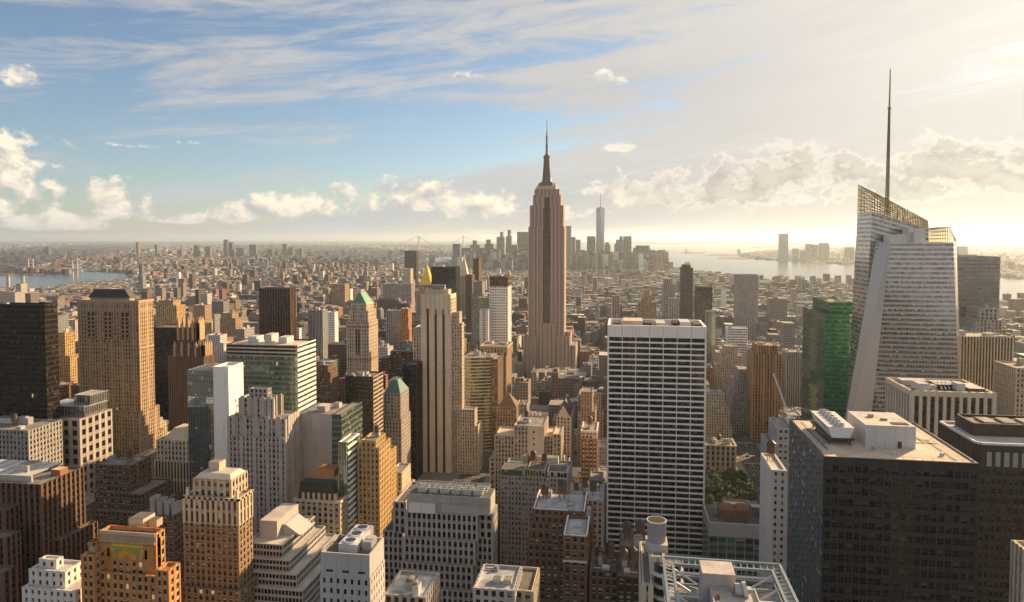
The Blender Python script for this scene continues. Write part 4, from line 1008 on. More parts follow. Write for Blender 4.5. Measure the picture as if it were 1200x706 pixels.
# --- plaza side block with grey screen and terrace roof, by the park
b = Bld('office_building', 'low block with a grey metal screen over green glass and a planted roof terrace', 'the grey-screened block', yvis=655)
D = 425; x0, x1, y0, y1, z = fx(D, 831, 905, 614, depth=34)
zs = zrow(868, 630, D)
b.vol(x0, x1, y0, y1, 0, zs, style(floor=4.4, bay=5, pier=.10, sp=.42, wall=SPG, pm=STEEL, win=WING, pp=.2, spp=.15), 'NWE', ROOFG, 0)
w = b.p('metal_screen'); w.box(x0-.3, x1+.3, y0-.5, y0+.4, zs+.02, z, STEEL)
for k in range(46): w.box(x0+k*(x1-x0)/46, x0+k*(x1-x0)/46+.4, y0-.62, y0-.51, zs+.1, z-.1, PALEM)
w.box(x0-.3, x0+.3, y0+.4, y1, zs+.02, z, STEEL)
tr = b.p('terrace'); tr.box(x0+.4, x1, y0+.5, y1, zs+.02, z-2, ROOFT, ROOFD)
for k in range(14): tr.box(x0+3+k*3.4, x0+5+k*3.4, y0+2, y0+3, z-2, z-1+.5*(k%3), mat_plain('planter_green', (.04,.06,.025), .9))
tr.box(x0+7, x0+24, y0+11, y0+19, z-2, z+3.5, BROWN, BROWN); pyr(tr, x0+7, x0+16, y0+11, y0+19, z+3.5, z+6, TERRA, .5); pyr(tr, x0+16, x0+24, y0+11, y0+19, z+3.5, z+6, TERRA, .5)
pt_ = b.p('roof_plant'); pt_.box(x0+12, x0+24, y0+24, y0+28, z-2, z+2.5, PALEM)
for k in range(9): pt_.bar((x0+12+k*1.3, y0+23.5, z-1), (x0+13+k*1.3, y0+23.5, z+3), .3, WHITEM)
pt_.box(x0+28, x0+46, y0+24, y0+29, z-2, z+1.4, STEEL); pt_.box(x0+40, x0+45, y0+14, y0+24, z-2, z+2.2, PALEM)
for k in range(3): pt_.box(x0+26, x1-2, y0+30+k, y0+30.3+k, z+.5+k*.8, z+.8+k*.8, STEEL, STEEL, True)
b.done()

# --- glass roof frame in the bottom foreground
b = Bld('office_tower', 'foreground tower roof of blue grey trusses round a pale lift house', 'the truss-roofed tower', yvis=706)
Z = 150.0
def atZ(px, py, z): return ground(px, py, z)
xA, yF = atZ(777, 653, Z); xB, _ = atZ(909, 653, Z); y0 = 168; y1 = yF
b.vol(xA+1.5, xB-1.5, y0, y1-1.5, 0, Z-7, style(floor=4, bay=1.7, pier=.1, sp=.3, wall=STEEL, win=WINB, pp=.1, spp=.08), 'NWE', ROOFS, .0)
tr = b.p('roof_truss'); TR = mat_plain('blue_grey_steel', (0.20, 0.255, 0.30), .4, .3)
for (p, q) in (((xA,y0),(xA,y1)), ((xB,y0),(xB,y1)), ((xA,y1),(xB,y1)), ((xA,y0),(xB,y0))):
    for off, zz_ in ((0, Z), (0, Z-5.5)): tr.bar((*p, zz_), (*q, zz_), .75, TR)
    L = math.dist(p, q); n = int(L/1.5)
    for k in range(n + 1):
        f = k/n; x, y = p[0]+(q[0]-p[0])*f, p[1]+(q[1]-p[1])*f
        tr.bar((x, y, Z-5.5), (x, y, Z), .16, PALEM)
ia, ib, ja, jb = xA+2.6, xB-2.6, y0+2, y1-3
for (p, q) in (((ia,ja),(ia,jb)), ((ib,ja),(ib,jb)), ((ia,jb),(ib,jb))): tr.bar((*p, Z-.6), (*q, Z-.6), .7, TR); tr.bar((*p, Z-3.0), (*q, Z-3.0), .4, TR)
n = 20
for k in range(n):
    y = y0 + (y1-y0)*k/n
    for s, a in ((xA, ia), (xB, ib)): tr.bar((s, y, Z), (a, y, Z-.6), .2, PALEM)
for k in range(18): tr.bar((xA+(xB-xA)*k/18, y1, Z), (xA+(xB-xA)*k/18, jb, Z-.6), .2, PALEM)
rb = b.p('roof_beam')
for k in range(6):
    y = y0 + 6 + k*7; rb.bar((ia, y, Z-2), (ib, y, Z-2), .5, PALEM if k % 2 else TR)
for s in (0, 1):
    xs, xe = (ia, ia+11) if s == 0 else (ib, ib-11)
    for k in range(5): rb.bar((xs, y1-5-k*8, Z-1), (xe, y1-9-k*8, Z-6), .45, PALEM); rb.bar((xs, y1-13-k*8, Z-1), (xe, y1-9-k*8, Z-6), .35, TR)
lx0, _ = atZ(820, 663, Z+4); lx1, ly = atZ(857, 663, Z+4)
lh = b.p('lift_house'); lh.box(lx0, lx1, ly-8, ly, Z-7, Z+5, PINKG, ROOFL)
a0, a1 = atZ(825, 680, Z+1)[0], atZ(880, 680, Z+1)[0]
lh.box(a0+1, a1, y0+4, ly-8.2, Z-7, Z+1, PINKG, ROOFL); lh.box(lx1+.2, a1, ly-8, ly-1, Z-7, Z-1, CONC, ROOFL)
for q in ((a0+1, a1, ly-8.6, ly-8.2), (a1-.3, a1, y0+4, ly-8.6), (a0+1, a0+1.3, y0+4, ly-8.6)): lh.box(*q, Z+1, Z+1.7, CONC)
lh.box(a0+7, a0+10.4, ly-22, ly-20.4, Z+1, Z+1.9, PALEM); lh.box(a0+2, a0+3, ly-14, ly-13, Z+1, Z+2, RUST)
fnm = b.p('exhaust_fan'); fnm.bar((a0+7, ly-10.5, Z+2.4), (a0+9.2, ly-10.5, Z+2.4), 2.4, STEEL, 12); fnm.bar((a0+9.2, ly-10.5, Z+2.4), (a0+10.2, ly-10.5, Z+2.6), 3.0, PALEM, 12)
dk = b.p('roof_deck')
for (p, q) in ((ia, a0), (a1, ib)):
    for k in range(4): dk.box(p+1.4, q-1.4, y0+6+k*9, y0+13+k*9, Z-7, Z-6.2, PALEM, (ROOFS, ROOFG, ROOFL, ROOFT)[k] if p == a1 else (ROOFS, ROOFL, ROOFS, ROOFG)[k])
b.done()

# --- black gridded tower at the bottom, with tan roof
D = 255; b = Bld('office_tower', 'black gridded office tower with a flat tan roof carrying a pale lift house', 'the black gridded tower', yvis=706)
x0, x1, y0, y1, z = fx(D, 966, 1146, 539, side=925)
y1 = y0 + 52
FRM = mat_plain('dark_umber_metal', (0.034, 0.034, 0.037), .5, 0.0, .12)
S = style(floor=3.85, bay=2.45, pier=.20, sp=.42, wall=FRM, sm=FRM, pm=FRM, back=BLACKM, win=mat_window('black_glass', (.004, .004, .004), pb=.25, blind=(.06, .06, .062), lit=0.0, spec=.18), pp=.35, spp=.25, top=2.2)
b.vol(x0, x1, y0, y1, 0, z, S, 'NW', ROOFT, .45)
SE = style(floor=3.85, bay=2.45, pier=.26, sp=.42, wall=SPBLUE, sm=SPBLUE, pm=mat_plain('sky_reflection_fin', (0.13, 0.165, 0.20), .3, .3), win=WINB, pp=.12, spp=.08, top=2.2)  # bluish reflections on the east face put into its metal colour
facade(b.p('wall'), b.panes, (x0,y1,0),(x0,y0,0),(x0,y0,z),(x0,y1,z), SE)
ha, _ = atZ(1017, 525, z); hb, hy = atZ(1073, 525, z)
lh = b.p('lift_house'); lh.box(ha, hb, hy, hy+21, z-.45, z+7.5, PALEM, ROOFL)
lh.box(hb-6, hb-4.6, hy-.06, hy-.01, z-.4, z+2, DARKM); lh.box(hb-7, hb-1.5, hy+2, hy+5, z+7.5, z+7.7, SPK); lh.box(ha+5, ha+6.5, hy+12, hy+14, z+7.5, z+8.6, STEEL); lh.box(ha+8, ha+10, hy+8, hy+9.4, z+7.5, z+8.2, STEEL)
rru = random.Random(8)
for k in range(9):
    vx, vy = rru.uniform(x0+3, x1-4), rru.choice((rru.uniform(y0+3, hy-3), rru.uniform(hy+23, y1-3)))
    if ha-16 < vx < hb+2 and vy > hy-2: continue
    s_ = rru.uniform(.5, 1.3); u_ = b.p('roof_unit#%d' % k); u_.box(vx, vx+s_, vy, vy+s_*1.3, z-.45, z+rru.uniform(.2, 1.0), rru.choice((PALEM, STEEL, CONC)))
for jq, q in enumerate(((x0+3, ha-14, hy-6, hy-4.8), (hb+2, x1-4, hy+12, hy+13.2), (x1-6, x1-4.8, y0+3, hy+12), (x0+3, x0+4.2, hy-4.8, y1-4))): b.p('walk_pad#%d' % jq).box(*q, z-.45, z-.38, ROOFG, ROOFG)
rail = b.p('railing')
for q in (((x0+1, y0+1), (x1-1, y0+1)), ((x1-1, y0+1), (x1-1, y1-1)), ((x0+1, y0+1), (x0+1, y1-1))):
    n_ = int(math.dist(*q) / 3)
    for k in range(n_ + 1):
        f = k/n_; rx, ry = q[0][0]+(q[1][0]-q[0][0])*f, q[0][1]+(q[1][1]-q[0][1])*f; rail.bar((rx, ry, z-.45), (rx, ry, z+.75), .09, STEEL)
    rail.bar((*q[0], z+.72), (*q[1], z+.72), .09, STEEL)
pp0 = b.p('roof_pipe'); pp0.bar((ha-3, hy+3, z-.2), (x0+2, hy+3, z-.2), .22, STEEL); pp0.bar((hb+1, hy+8, z-.2), (x1-3, hy+8, z-.2), .22, STEEL); pp0.bar((hb+6, hy+8, z-.2), (hb+6, y1-3, z-.2), .18, RUST)
for k in range(1, 5): lh.box(ha-.04+k*(hb-ha)/5, ha+.06+k*(hb-ha)/5, hy-.05, hy-.01, z, z+7.2, STEEL)
b.done()
b_roof = None
cu = empty('cooling_unit', (ha-9, hy+6, z-.45), 'long white rooftop cooling unit with a row of round fans on the tan roof', 'cooling unit')
m = MB(); ux0, ux1, uy0, uy1 = ha-12.5, ha-3.5, hy+1, hy+26
for k in range(6):
    for xx in (ux0+.6, ux1-1.2): m.box(xx, xx+.5, uy0+1+k*4.5, uy0+1.5+k*4.5, z-.45, z+1.3, DARKM)
m.box(ux0, ux1, uy0, uy1, z+1.3, z+2.1, DARKM, DARKM, True); m.build('stand', cu, cu.location)
m = MB(); c = 1.4
m.loft([(ux0+c,uy0+.2,z+2.1),(ux1-c,uy0+.2,z+2.1),(ux1-c,uy1-.2,z+2.1),(ux0+c,uy1-.2,z+2.1)], [(ux0,uy0,z+6),(ux1,uy0,z+6),(ux1,uy1,z+6),(ux0,uy1,z+6)], WHITEM, PALEM)
for k in range(24): m.box(ux0-.12, ux0-.02, uy0+.4+k, uy0+.8+k, z+5.2, z+5.9, STEEL)
m.build('casing', cu, cu.location)
for k in range(6):
    m = MB(); yy = uy0 + 2.3 + k*4.1; xx = (ux0+ux1)/2
    m.cyl(xx, yy, z+6, z+6.9, 1.85, 1.75, PALEM, 22, STEEL); m.cyl(xx, yy, z+6.91, z+6.93, 1.5, 1.5, SPK, 22, SPK); m.cyl(xx, yy, z+6.94, z+7.1, .4, .3, STEEL, 10)
    for a in range(6): m.bar((xx, yy, z+6.98), (xx+1.4*math.cos(a*R(60)), yy+1.4*math.sin(a*R(60)), z+6.98), .28, STEEL)
    m.build('fan', cu, cu.location)

# --- brown dark tower at the right edge, corner notch bottom right, pale annexe
S = style(floor=3.8, bay=2.1, pier=.36, sp=.4, wall=DBROWN, sm=DARKM, win=WINK, pp=.4, spp=.25)
D = 310; b = Bld('office_tower', 'dark brown granite tower with a white-rimmed roof and a square brown penthouse', 'the dark brown granite tower', yvis=706)
x0, x1, y0, y1, z = fx(D, 1149, 1262, 521, depth=34)
ch = 1.2
ring = [(x0, y0), (x1, y0), (x1, y1), (x0-ch, y1), (x0-ch, y0+ch*1.6)]
b.p('wall').loft([(x, y, 0) for x, y in ring], [(x, y, z-.9) for x, y in ring], DBROWN, ROOFL)
S2 = style(**{**S, 'top': 10})
facade(b.p('wall'), b.panes, (x0,y0,0),(x1,y0,0),(x1,y0,z),(x0,y0,z), S2); facade(b.p('wall'), b.panes, (x0-ch,y0+ch*1.6,0),(x0,y0,0),(x0,y0,z),(x0-ch,y0+ch*1.6,z), S2); facade(b.p('wall'), b.panes, (x0-ch,y1,0),(x0-ch,y0+ch*1.6,0),(x0-ch,y0+ch*1.6,z),(x0-ch,y1,z), S2)
b.foot.append((x0-ch, x1, y0, y1, z))
ou = b.p('top_window')
for k in range(14): ou.box(x0+2.2+k*3.2, x0+4.0+k*3.2, y0-.62, y0-.42, z-9.4, z-3.6, LIME2 if k > 4 and k % 3 else GREY)
for (p, q) in zip(ring, ring[1:] + ring[:1]): b.p('parapet').bar((*p, z-.4), (*q, z-.4), .9, WHITEW)
xa, xb, ya, yb, zt = fx(D+14, 1141, 1250, 501, depth=17)
ph = b.p('penthouse'); ph.box(xa, xb, ya, yb, z-.9, zt, DBROWN, ROOFD)
for q in ((xa, xb, ya, ya+.8), (xa, xa+.8, ya+.8, yb), (xa, xb, yb-.8, yb)): ph.box(*q, zt, zt+1, DBROWN)
for k in range(4): ph.box(xa+6+k*8, xa+11+k*8, ya+4, yb-4, zt, zt+.8, STEEL, ROOFG)
for k in range(40): ph.box(xa+k*(xb-xa)/40, xa+k*(xb-xa)/40+.3, ya-.1, ya-.01, z, zt-.3, DARKM)
b.done()
tower('office_building', 'sliver of a beige ribbed building before the dark brown granite tower', 'the beige sliver', 205, [(1201, 1235, 645)], style(floor=3.8, bay=2.2, pier=.45, sp=.2, wall=LIME, win=WINK, pp=.5, spp=.1), depth=6, yvis=706, plant=1)
tower('apartment_block', 'narrow white painted building with small windows beside the black gridded tower', 'the narrow white building', 340, [(905, 921, 551)], style(**{**MAS, 'wall': WHITEW, 'bay': 2.4, 'floor': 3.4, 'pier': .6, 'sp': .55}), depth=26, yvis=680, plant=1, roof=ROOFL)
tower('office_building', 'pale grey stepped block beyond the narrow white building', 'the pale grey stepped block', 430, [(912, 930, 502), (905, 930, 526)], style(**{**MAS, 'wall': CONC, 'sp': .6}), depth=26, step=3, yvis=560, plant=2)

# --- crystalline tower with lattice crown and spire
D = 575; b = Bld('skyscraper', 'faceted pale glass skyscraper with sloping lattice crowns and a tall thin spire', 'the faceted glass skyscraper', yvis=490)
S = style(floor=3.5, bay=2.7, pier=.10, sp=.46, wall=SPW, pm=SPW, sm=SPW, win=WINPL, pp=.12, spp=.10)
P = lambda px, py, d: Vector((atY(px, py, d)[0], d, atY(px, py, d)[1]))
def down(p_top, p_low):                          # carry an edge seen between two rows down to the ground
    d = (p_top - p_low); t = p_low.z / d.z; return p_low - d * t
def wallq(a, b_, c, d, st=S): facade(b.p('wall'), b.panes, a, b_, c, d, st); b.p('wall').q((a, b_, c, d), SPW)
# back volume, with the high left corner
TL, TR_ = P(1022, 249, 600), P(1088, 268, 600)
BL, BR = down(P(1022, 249, 600), P(1008.5, 480, 600)), down(P(1088, 268, 600), P(1092, 480, 600))
bk = Vector((0, 35, 0))
wallq(BL, BR, TR_, TL)
wallq(BL + bk, BL, TL, TL + bk); wallq(BR, BR + bk, TR_ + bk, TR_)
b.p('wall').q((TL, TR_, TR_ + bk, TL + bk), ROOFG); b.p('wall').q((BR + bk, BL + bk, TL + bk, TR_ + bk), SPW)
# front volume with canted facets
t = [P(1043, 284.5, D), P(1117, 283, D), P(1121, 282, D+14), P(1121, 282, D+60), P(1026, 279, D+60), P(1027, 279, D+20)]
l = [P(1022.5, 478, D), P(1124, 478, D-4), P(1126.5, 478, D+14), P(1126.5, 478, D+60), P(992, 478, D+60), P(993, 478, D+22)]
t[2] = P(1121, 283, D+14); zt = t[0].z
for q in t: q.z = zt
g = [down(a, c) for a, c in zip(t, l)]
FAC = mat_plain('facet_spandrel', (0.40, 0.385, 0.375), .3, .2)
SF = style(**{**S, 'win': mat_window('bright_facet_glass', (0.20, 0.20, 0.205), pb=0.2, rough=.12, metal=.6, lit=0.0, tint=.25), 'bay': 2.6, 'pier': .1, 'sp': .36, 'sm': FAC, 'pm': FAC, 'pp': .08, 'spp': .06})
for k in range(5): wallq(g[k], g[(k+1) % 6], t[(k+1) % 6], t[k])
# the canted facet between the left edge and the front is seen bright: it mirrors the sky
facade(b.p('wall'), b.panes, g[5], g[0], t[0], t[5], SF); b.p('wall').q((g[5], g[0], t[0], t[5]), FAC)
b.p('roof').q(t, ROOFL)
mz = zt
me_ = b.p('roof_plant'); a = P(1042, 275, D+10); c = P(1064, 275, D+10); me_.box(a.x, c.x, D+8, D+22, mz, a.z, WHITEW, ROOFL)
a = P(1064.5, 268, D+8); c = P(1083, 268, D+8); me_.box(a.x, c.x, D+6, D+20, mz, a.z, WHITEW, ROOFL); me_.box(a.x+1, a.x+3, D+5.4, D+5.99, mz, a.z-3, STEEL)
# lattice crowns: glazed screens of bars above the roofs
LB = mat_plain('bronze_lattice', (0.22, 0.135, 0.05), .5, .3)
AMB = bpy.data.materials.new('amber_glass'); AMB.use_nodes = True; at_ = AMB.node_tree; at_.nodes.clear()
tb = at_.nodes.new('ShaderNodeBsdfTransparent'); tb.inputs[0].default_value = (0.97, 0.92, 0.80, 1)
gb = at_.nodes.new('ShaderNodeBsdfGlossy'); gb.inputs['Roughness'].default_value = .05; gb.inputs['Color'].default_value = (.8, .7, .5, 1)
xm_ = at_.nodes.new('ShaderNodeMixShader'); xm_.inputs[0].default_value = .05; ao_ = at_.nodes.new('ShaderNodeOutputMaterial')
at_.links.new(tb.outputs[0], xm_.inputs[1]); at_.links.new(gb.outputs[0], xm_.inputs[2]); at_.links.new(xm_.outputs[0], ao_.inputs[0])
def lattice(name, A, B_, C_, D_, nu, nv, w=.34):
    """A,B bottom left/right, C,D top right/left"""
    m = b.p(name); b.p('crown_glazing').q((A, B_, C_, D_), AMB)
    for k in range(nu + 1): f = k/nu; m.bar(A.lerp(B_, f), D_.lerp(C_, f), w, LB)
    for k in range(nv + 1): f = k/nv; m.bar(A.lerp(D_, f), B_.lerp(C_, f), w * 1.15, LB)
TLt, TRt = P(1022.5, 225, 600), P(1087, 259, 600)
TLb = TLt + bk + Vector((0, 0, 8))
lattice('lattice_crown', TL, TR_, TRt, TLt, 22, 8, .36)
lattice('lattice_crown', TL + bk, TL, TLt, TLb, 10, 8)
lattice('lattice_crown', TR_ + bk, TL + bk, TLb, TRt + bk, 16, 6)
lattice('lattice_crown', TR_, TR_ + bk, TRt + bk, TRt, 10, 2)
lattice('lattice_crown', TLt, TRt, TRt + bk, TLb, 12, 6, .22)
A_, B2 = P(1090, 282, D+30), P(1120.5, 282, D+30); A_.z = B2.z = zt
C2, D2 = P(1120, 281, D+30), P(1090, 269.5, D+30); M2 = P(1113, 266.5, D+30); MB_ = P(1113, 282, D+30); MB_.z = zt
lattice('lattice_crown', A_, MB_, M2, D2, 9, 4, .32); lattice('lattice_crown', MB_, B2, C2, M2, 3, 4, .32)
bk2 = Vector((0, 26, 0)); lattice('lattice_crown', A_ + bk2, MB_ + bk2, M2 + bk2, D2 + bk2, 9, 4, .28); lattice('lattice_crown', D2, M2, M2 + bk2, D2 + bk2, 9, 6, .2)
lattice('lattice_crown', MB_, MB_ + bk2, M2 + bk2, M2, 6, 4, .28)
# spire
sp = b.p('spire'); s0, s1, s2 = P(1039.5, 250, 626), P(1040, 128, 626), P(1041, 81, 626)
cx, cyy = s0.x, 626
for k in range(3):
    a = R(120*k + 20); sp.bar((cx+1.7*math.cos(a), cyy+1.7*math.sin(a), s0.z-10), (cx+.7*math.cos(a), cyy+.7*math.sin(a), s1.z), .5, LB)
n = 26
for k in range(n):
    f0, f1 = k/n, (k+1)/n; zA, zB = s0.z + (s1.z-s0.z)*f0, s0.z + (s1.z-s0.z)*f1; rA, rB = 1.7-1.0*f0, 1.7-1.0*f1
    for j in range(3):
        a, c = R(120*j+20), R(120*(j+1)+20)
        sp.bar((cx+rA*math.cos(a), cyy+rA*math.sin(a), zA), (cx+rB*math.cos(c), cyy+rB*math.sin(c), zB), .35, LB)
        sp.bar((cx+rA*math.cos(a), cyy+rA*math.sin(a), zA), (cx+rA*math.cos(c), cyy+rA*math.sin(c), zA), .35, LB)
sp.cyl(cx, cyy, s0.z-10, s1.z, .55, .4, LB, 8); sp.cyl(cx, cyy, s1.z, s2.z, .75, .4, LB, 8); sp.cyl(cx, cyy, s1.z, s1.z+1.2, 1.5, 1.5, LB, 8)
X0 = min(v.x for v in g); X1 = max(v.x for v in g); b.foot.append((X0, X1, D-6, D+80, zt)); b.done()

# --- green glass tower left of it
b = Bld('office_tower', 'emerald green glass tower with a darker east side and a raised rear block', 'the emerald glass tower', yvis=490)
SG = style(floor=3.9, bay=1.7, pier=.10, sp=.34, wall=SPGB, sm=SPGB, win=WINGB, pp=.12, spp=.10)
SGE = style(floor=3.9, bay=1.7, pier=.10, sp=.3, wall=SPDG, sm=SPDG, win=WINDG, pp=.12, spp=.10)  # east side in shade: same glass and spandrels, coloured darker
x0, x1, y0, y1, z = fx(655, 967, 996, 369.5, side=941)
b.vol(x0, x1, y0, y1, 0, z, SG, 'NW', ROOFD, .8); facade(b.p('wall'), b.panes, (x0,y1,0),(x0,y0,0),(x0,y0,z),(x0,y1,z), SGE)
xa, xb, ya, yb, zt = fx(668, 972, 999, 354.5, side=962)
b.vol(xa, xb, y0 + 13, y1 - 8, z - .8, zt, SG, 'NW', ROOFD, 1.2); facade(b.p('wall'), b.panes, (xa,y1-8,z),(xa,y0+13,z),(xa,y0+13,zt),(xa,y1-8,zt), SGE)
b.clutter((xa, xb, y0+13, y1-8, 0, zt), 5, 4, 3); b.done()

# --- vertical pier block in front of the crystalline tower
b = Bld('office_building', 'broad pale block with bold vertical stone piers and dark roof plant', 'the bold-piered block', yvis=520)
x0, x1, y0, y1, z = fx(440, 1069, 1164, 459, side=1040)
SP_ = style(floor=3.9, bay=4.4, pier=.40, sp=.3, wall=LIME2, sm=SPK, win=WINBZ, pp=1.3, spp=.2, top=3.2)
b.vol(x0, x1, y0, y1, 0, z, SP_, 'NWE', ROOFD, 1.4)
b.p('wall').box(x0-1.31, x1+1.31, y0-1.31, y0-.02, z-3, z, LIME2, LIME2, True); b.p('wall').box(x0-1.31, x0-.02, y0-.02, y1, z-3, z, LIME2, LIME2, True)
rp = b.p('roof_plant'); W = x1 - x0
for (a, c, d0, d1, h, m) in ((.12,.26,5,15,3,PALEM), (.3,.36,6,11,2,STEEL), (.42,.7,12,26,1.5,DARKM), (.62,.72,6,14,3.4,PALEM), (.76,.95,5,22,1,DARKM), (.05,.4,22,30,1.6,CONC)): rp.box(x0+a*W, x0+c*W, y0+d0, y0+d1, z-1.4, z+h, m, ROOFS)
for k in range(5): rp.bar((x0+W*(.45+.05*k), y0+8, z-.5), (x0+W*(.5+.05*k), y0+20, z+2.5), .5, PALEM)
b.done()
# --- right of the crystalline tower
tower('office_tower', 'plain brown slab with a flat roofline behind the faceted glass skyscraper', 'the plain brown slab', 800, [(1112, 1172, 301)], style(floor=3.9, bay=1.6, pier=.3, sp=.3, wall=mat_stone('hazed_brown_wall', (0.33, 0.28, 0.245)), win=WINPL, pp=.3, spp=.15), depth=40, yvis=400, roof=ROOFD, plant=2)  # haze in front of the slab put into its paler wall colour
b = tower('office_tower', 'pinkish stone tower stepping up to a rounded ziggurat top beyond the fine-ribbed tower', 'the pink ziggurat tower', 770, [(1149, 1169, 362), (1144, 1174, 375), (1139, 1179, 386)], style(**{**MAS, 'wall': PINKG, 'bay': 3.5}), depth=30, step=4, yvis=400, plant=0, done=False)
x0, x1, y0, y1, z0, z1 = b.vs[0]; b.p('globe').cyl((x0+x1)/2, y0+6, z1, z1+4, 2, 1, PINKG, 10); b.done()
tower('office_tower', 'grey tower with fine vertical ribs in front of the pink ziggurat tower', 'the fine-ribbed tower', 640, [(1126, 1187, 395)], style(floor=3.9, bay=2.3, pier=.42, sp=.2, wall=LIME, sm=SPK, win=WINBZ, pp=.6, spp=.1), depth=34, yvis=480, plant=5, roof=ROOFG)
tower('office_building', 'sliver of a pale stone building at the photo\'s edge beside the fine-ribbed tower', 'the pale edge building', 560, [(1191, 1240, 432)], ML, depth=30, yvis=490, plant=2)
# --- orange tower and its neighbours up the avenue
b = tower('office_tower', 'orange brown tower with vertical ribs and a square capped penthouse', 'the orange ribbed tower', 900, [(888, 911, 405), (882, 916, 415)], style(floor=3.8, bay=3.4, pier=.42, sp=.3, wall=mat_stone('orange_granite', (0.40, 0.215, 0.10)), sm=BROWN, win=WINBZ, pp=.8, spp=.15, big=4, bigw=1.9), depth=34, step=1.5, yvis=545, plant=2)
tower('office_tower', 'pinkish ribbed tower partly hidden beyond the orange ribbed tower', 'the pink ribbed tower', 1000, [(922, 940, 413)], style(floor=3.8, bay=3, pier=.5, sp=.25, wall=PINKG, sm=BROWN, win=WINK, pp=.7, spp=.1), depth=30, yvis=480, plant=2)
tower('office_building', 'beige stepped stone building with clustered tiers near the orange ribbed tower', 'the beige clustered building', 1020, [(850, 864, 406), (846, 869, 417), (841, 873, 431)], style(**{**MAS, 'wall': LIME}), depth=26, step=3, yvis=470, plant=0)
tower('office_building', 'white glass slab with pale bands beyond the beige clustered building', 'the white banded glass slab', 1180, [(853, 876, 385)], style(floor=4, bay=4, pier=.1, sp=.45, wall=WHITE, win=WINW), depth=26, yvis=420, plant=1)
tower('office_building', 'lower white banded wing beside the white banded glass slab', 'the white banded wing', 1170, [(876, 890, 404)], style(floor=4, bay=4, pier=.1, sp=.45, wall=WHITE, win=WINW), depth=26, yvis=420, plant=1)
tower('office_building', 'cream stepped building with lit upper floors next to the white slab', 'the cream stepped building', 850, [(828, 848, 462), (828, 854, 480), (828, 857, 500)], ML, depth=26, step=2.5, yvis=520, plant=1)
tower('office_building', 'grey brown stepped building between the cream stepped one and the orange ribbed tower', 'the grey brown stepped building', 930, [(866, 880, 433), (861, 882, 447), (858, 883, 465)], style(**{**MAS, 'wall': GREY}), depth=30, step=2.5, yvis=530, plant=0)
tower('office_building', 'stone palazzo with big square windows and roof plant standing beyond the park trees', 'the stone palazzo', 765, [(827, 862, 522)], style(floor=5.5, bay=5, pier=.5, sp=.4, wall=LIME, win=WINK, pp=.6, spp=.5), depth=28, yvis=555, cor=(1.2, 1.2, LIME), plant=6)

# --- odd buildings in the bottom centre
b = tower('office_building', 'brown building with a tall blank brick bulkhead in front of the white slab', 'the brick bulkhead building', 330, [(727, 759, 641)], style(**{**MAS, 'wall': BROWN, 'pier': .95, 'sp': .9}), depth=18, yvis=706, plant=2)
b = tower('office_building', 'pale plastered building with a yellow lit wall and white round balconies', 'the round-balconied building', 262, [(764, 778, 652), (753, 764, 684)], style(**{**MAS, 'wall': LIME2, 'pier': .8}), depth=24, step=6, yvis=706, plant=0, done=False)
x0, x1, y0, y1, z0, z1 = b.vs[0]
for k in range(9):
    zz_ = z1 - 6 - k*4.2; b.p('balcony').cyl(x0+5.5, y0+1, zz_, zz_+1.1, 6.0, 6.0, WHITEW, 26, CONC)
b.p('core').cyl(x0+5.5, y0+1, 0, z1-2, 5.0, 5.0, SPK, 24, ROOFD)
b.done()
fan = empty('exhaust_tower', (x0+2, y0+9, z1), 'round grey open-topped cooling drum standing in front of the white slab', 'cooling drum')
m = MB(); m.cyl(x0+2, y0+9, z1+2, z1+9.5, 3.1, 3.5, STEEL, 28, SPK); m.cyl(x0+2, y0+9, z1+9.5, z1+10, 3.7, 3.7, PALEM, 28, PALEM); m.cyl(x0+2, y0+9, z1+10, z1+10.02, 3.3, 3.3, BLACKM, 28, mat_plain('shaft_shade', (.012,.012,.012), .95))  # black disc on top stands for the shade inside the drum
for k in range(28):
    a = k*2*math.pi/28; m.bar((x0+2+3.2*math.cos(a), y0+9+3.2*math.sin(a), z1+2), (x0+2+3.6*math.cos(a), y0+9+3.6*math.sin(a), z1+9.5), .22, PALEM)
m.build('drum', fan, fan.location)
m = MB(); m.box(x0-2, x0+6, y0+5, y0+13, z1-.9, z1+2, CONC); m.build('stand', fan, fan.location)
for i, (nm, lab, D, l, r, yt, wl) in enumerate((
    ('apartment_block', 'low brown brick building, its roof crowded with plant, beside the brick bulkhead building', 318, 692, 724, 669, BROWN),
    ('apartment_block', 'dark brick building below the brick bulkhead building', 300, 724, 750, 676, DBROWN),
    ('office_building', 'grey low roof with pipes and skylights at the bottom edge below the ledged grey building', 262, 556, 602, 690, CONC),
    ('office_building', 'small beige roof with a square bulkhead beside the pipe-covered grey roof', 268, 603, 624, 692, LIME),
    ('office_building', 'flat cluttered roof at the bottom edge between the fan-topped block and the ledged building', 258, 451, 498, 698, GREY))):
    tower(nm, lab, 'the ' + lab.split(',')[0].split(' with ')[0].split(' below ')[0].split(' at ')[0], D, [(l, r, yt)], style(**{**MAS, 'wall': wl}), depth=20, yvis=706, plant=7, roof=ROOFS if i in (2, 4) else ROOFD)
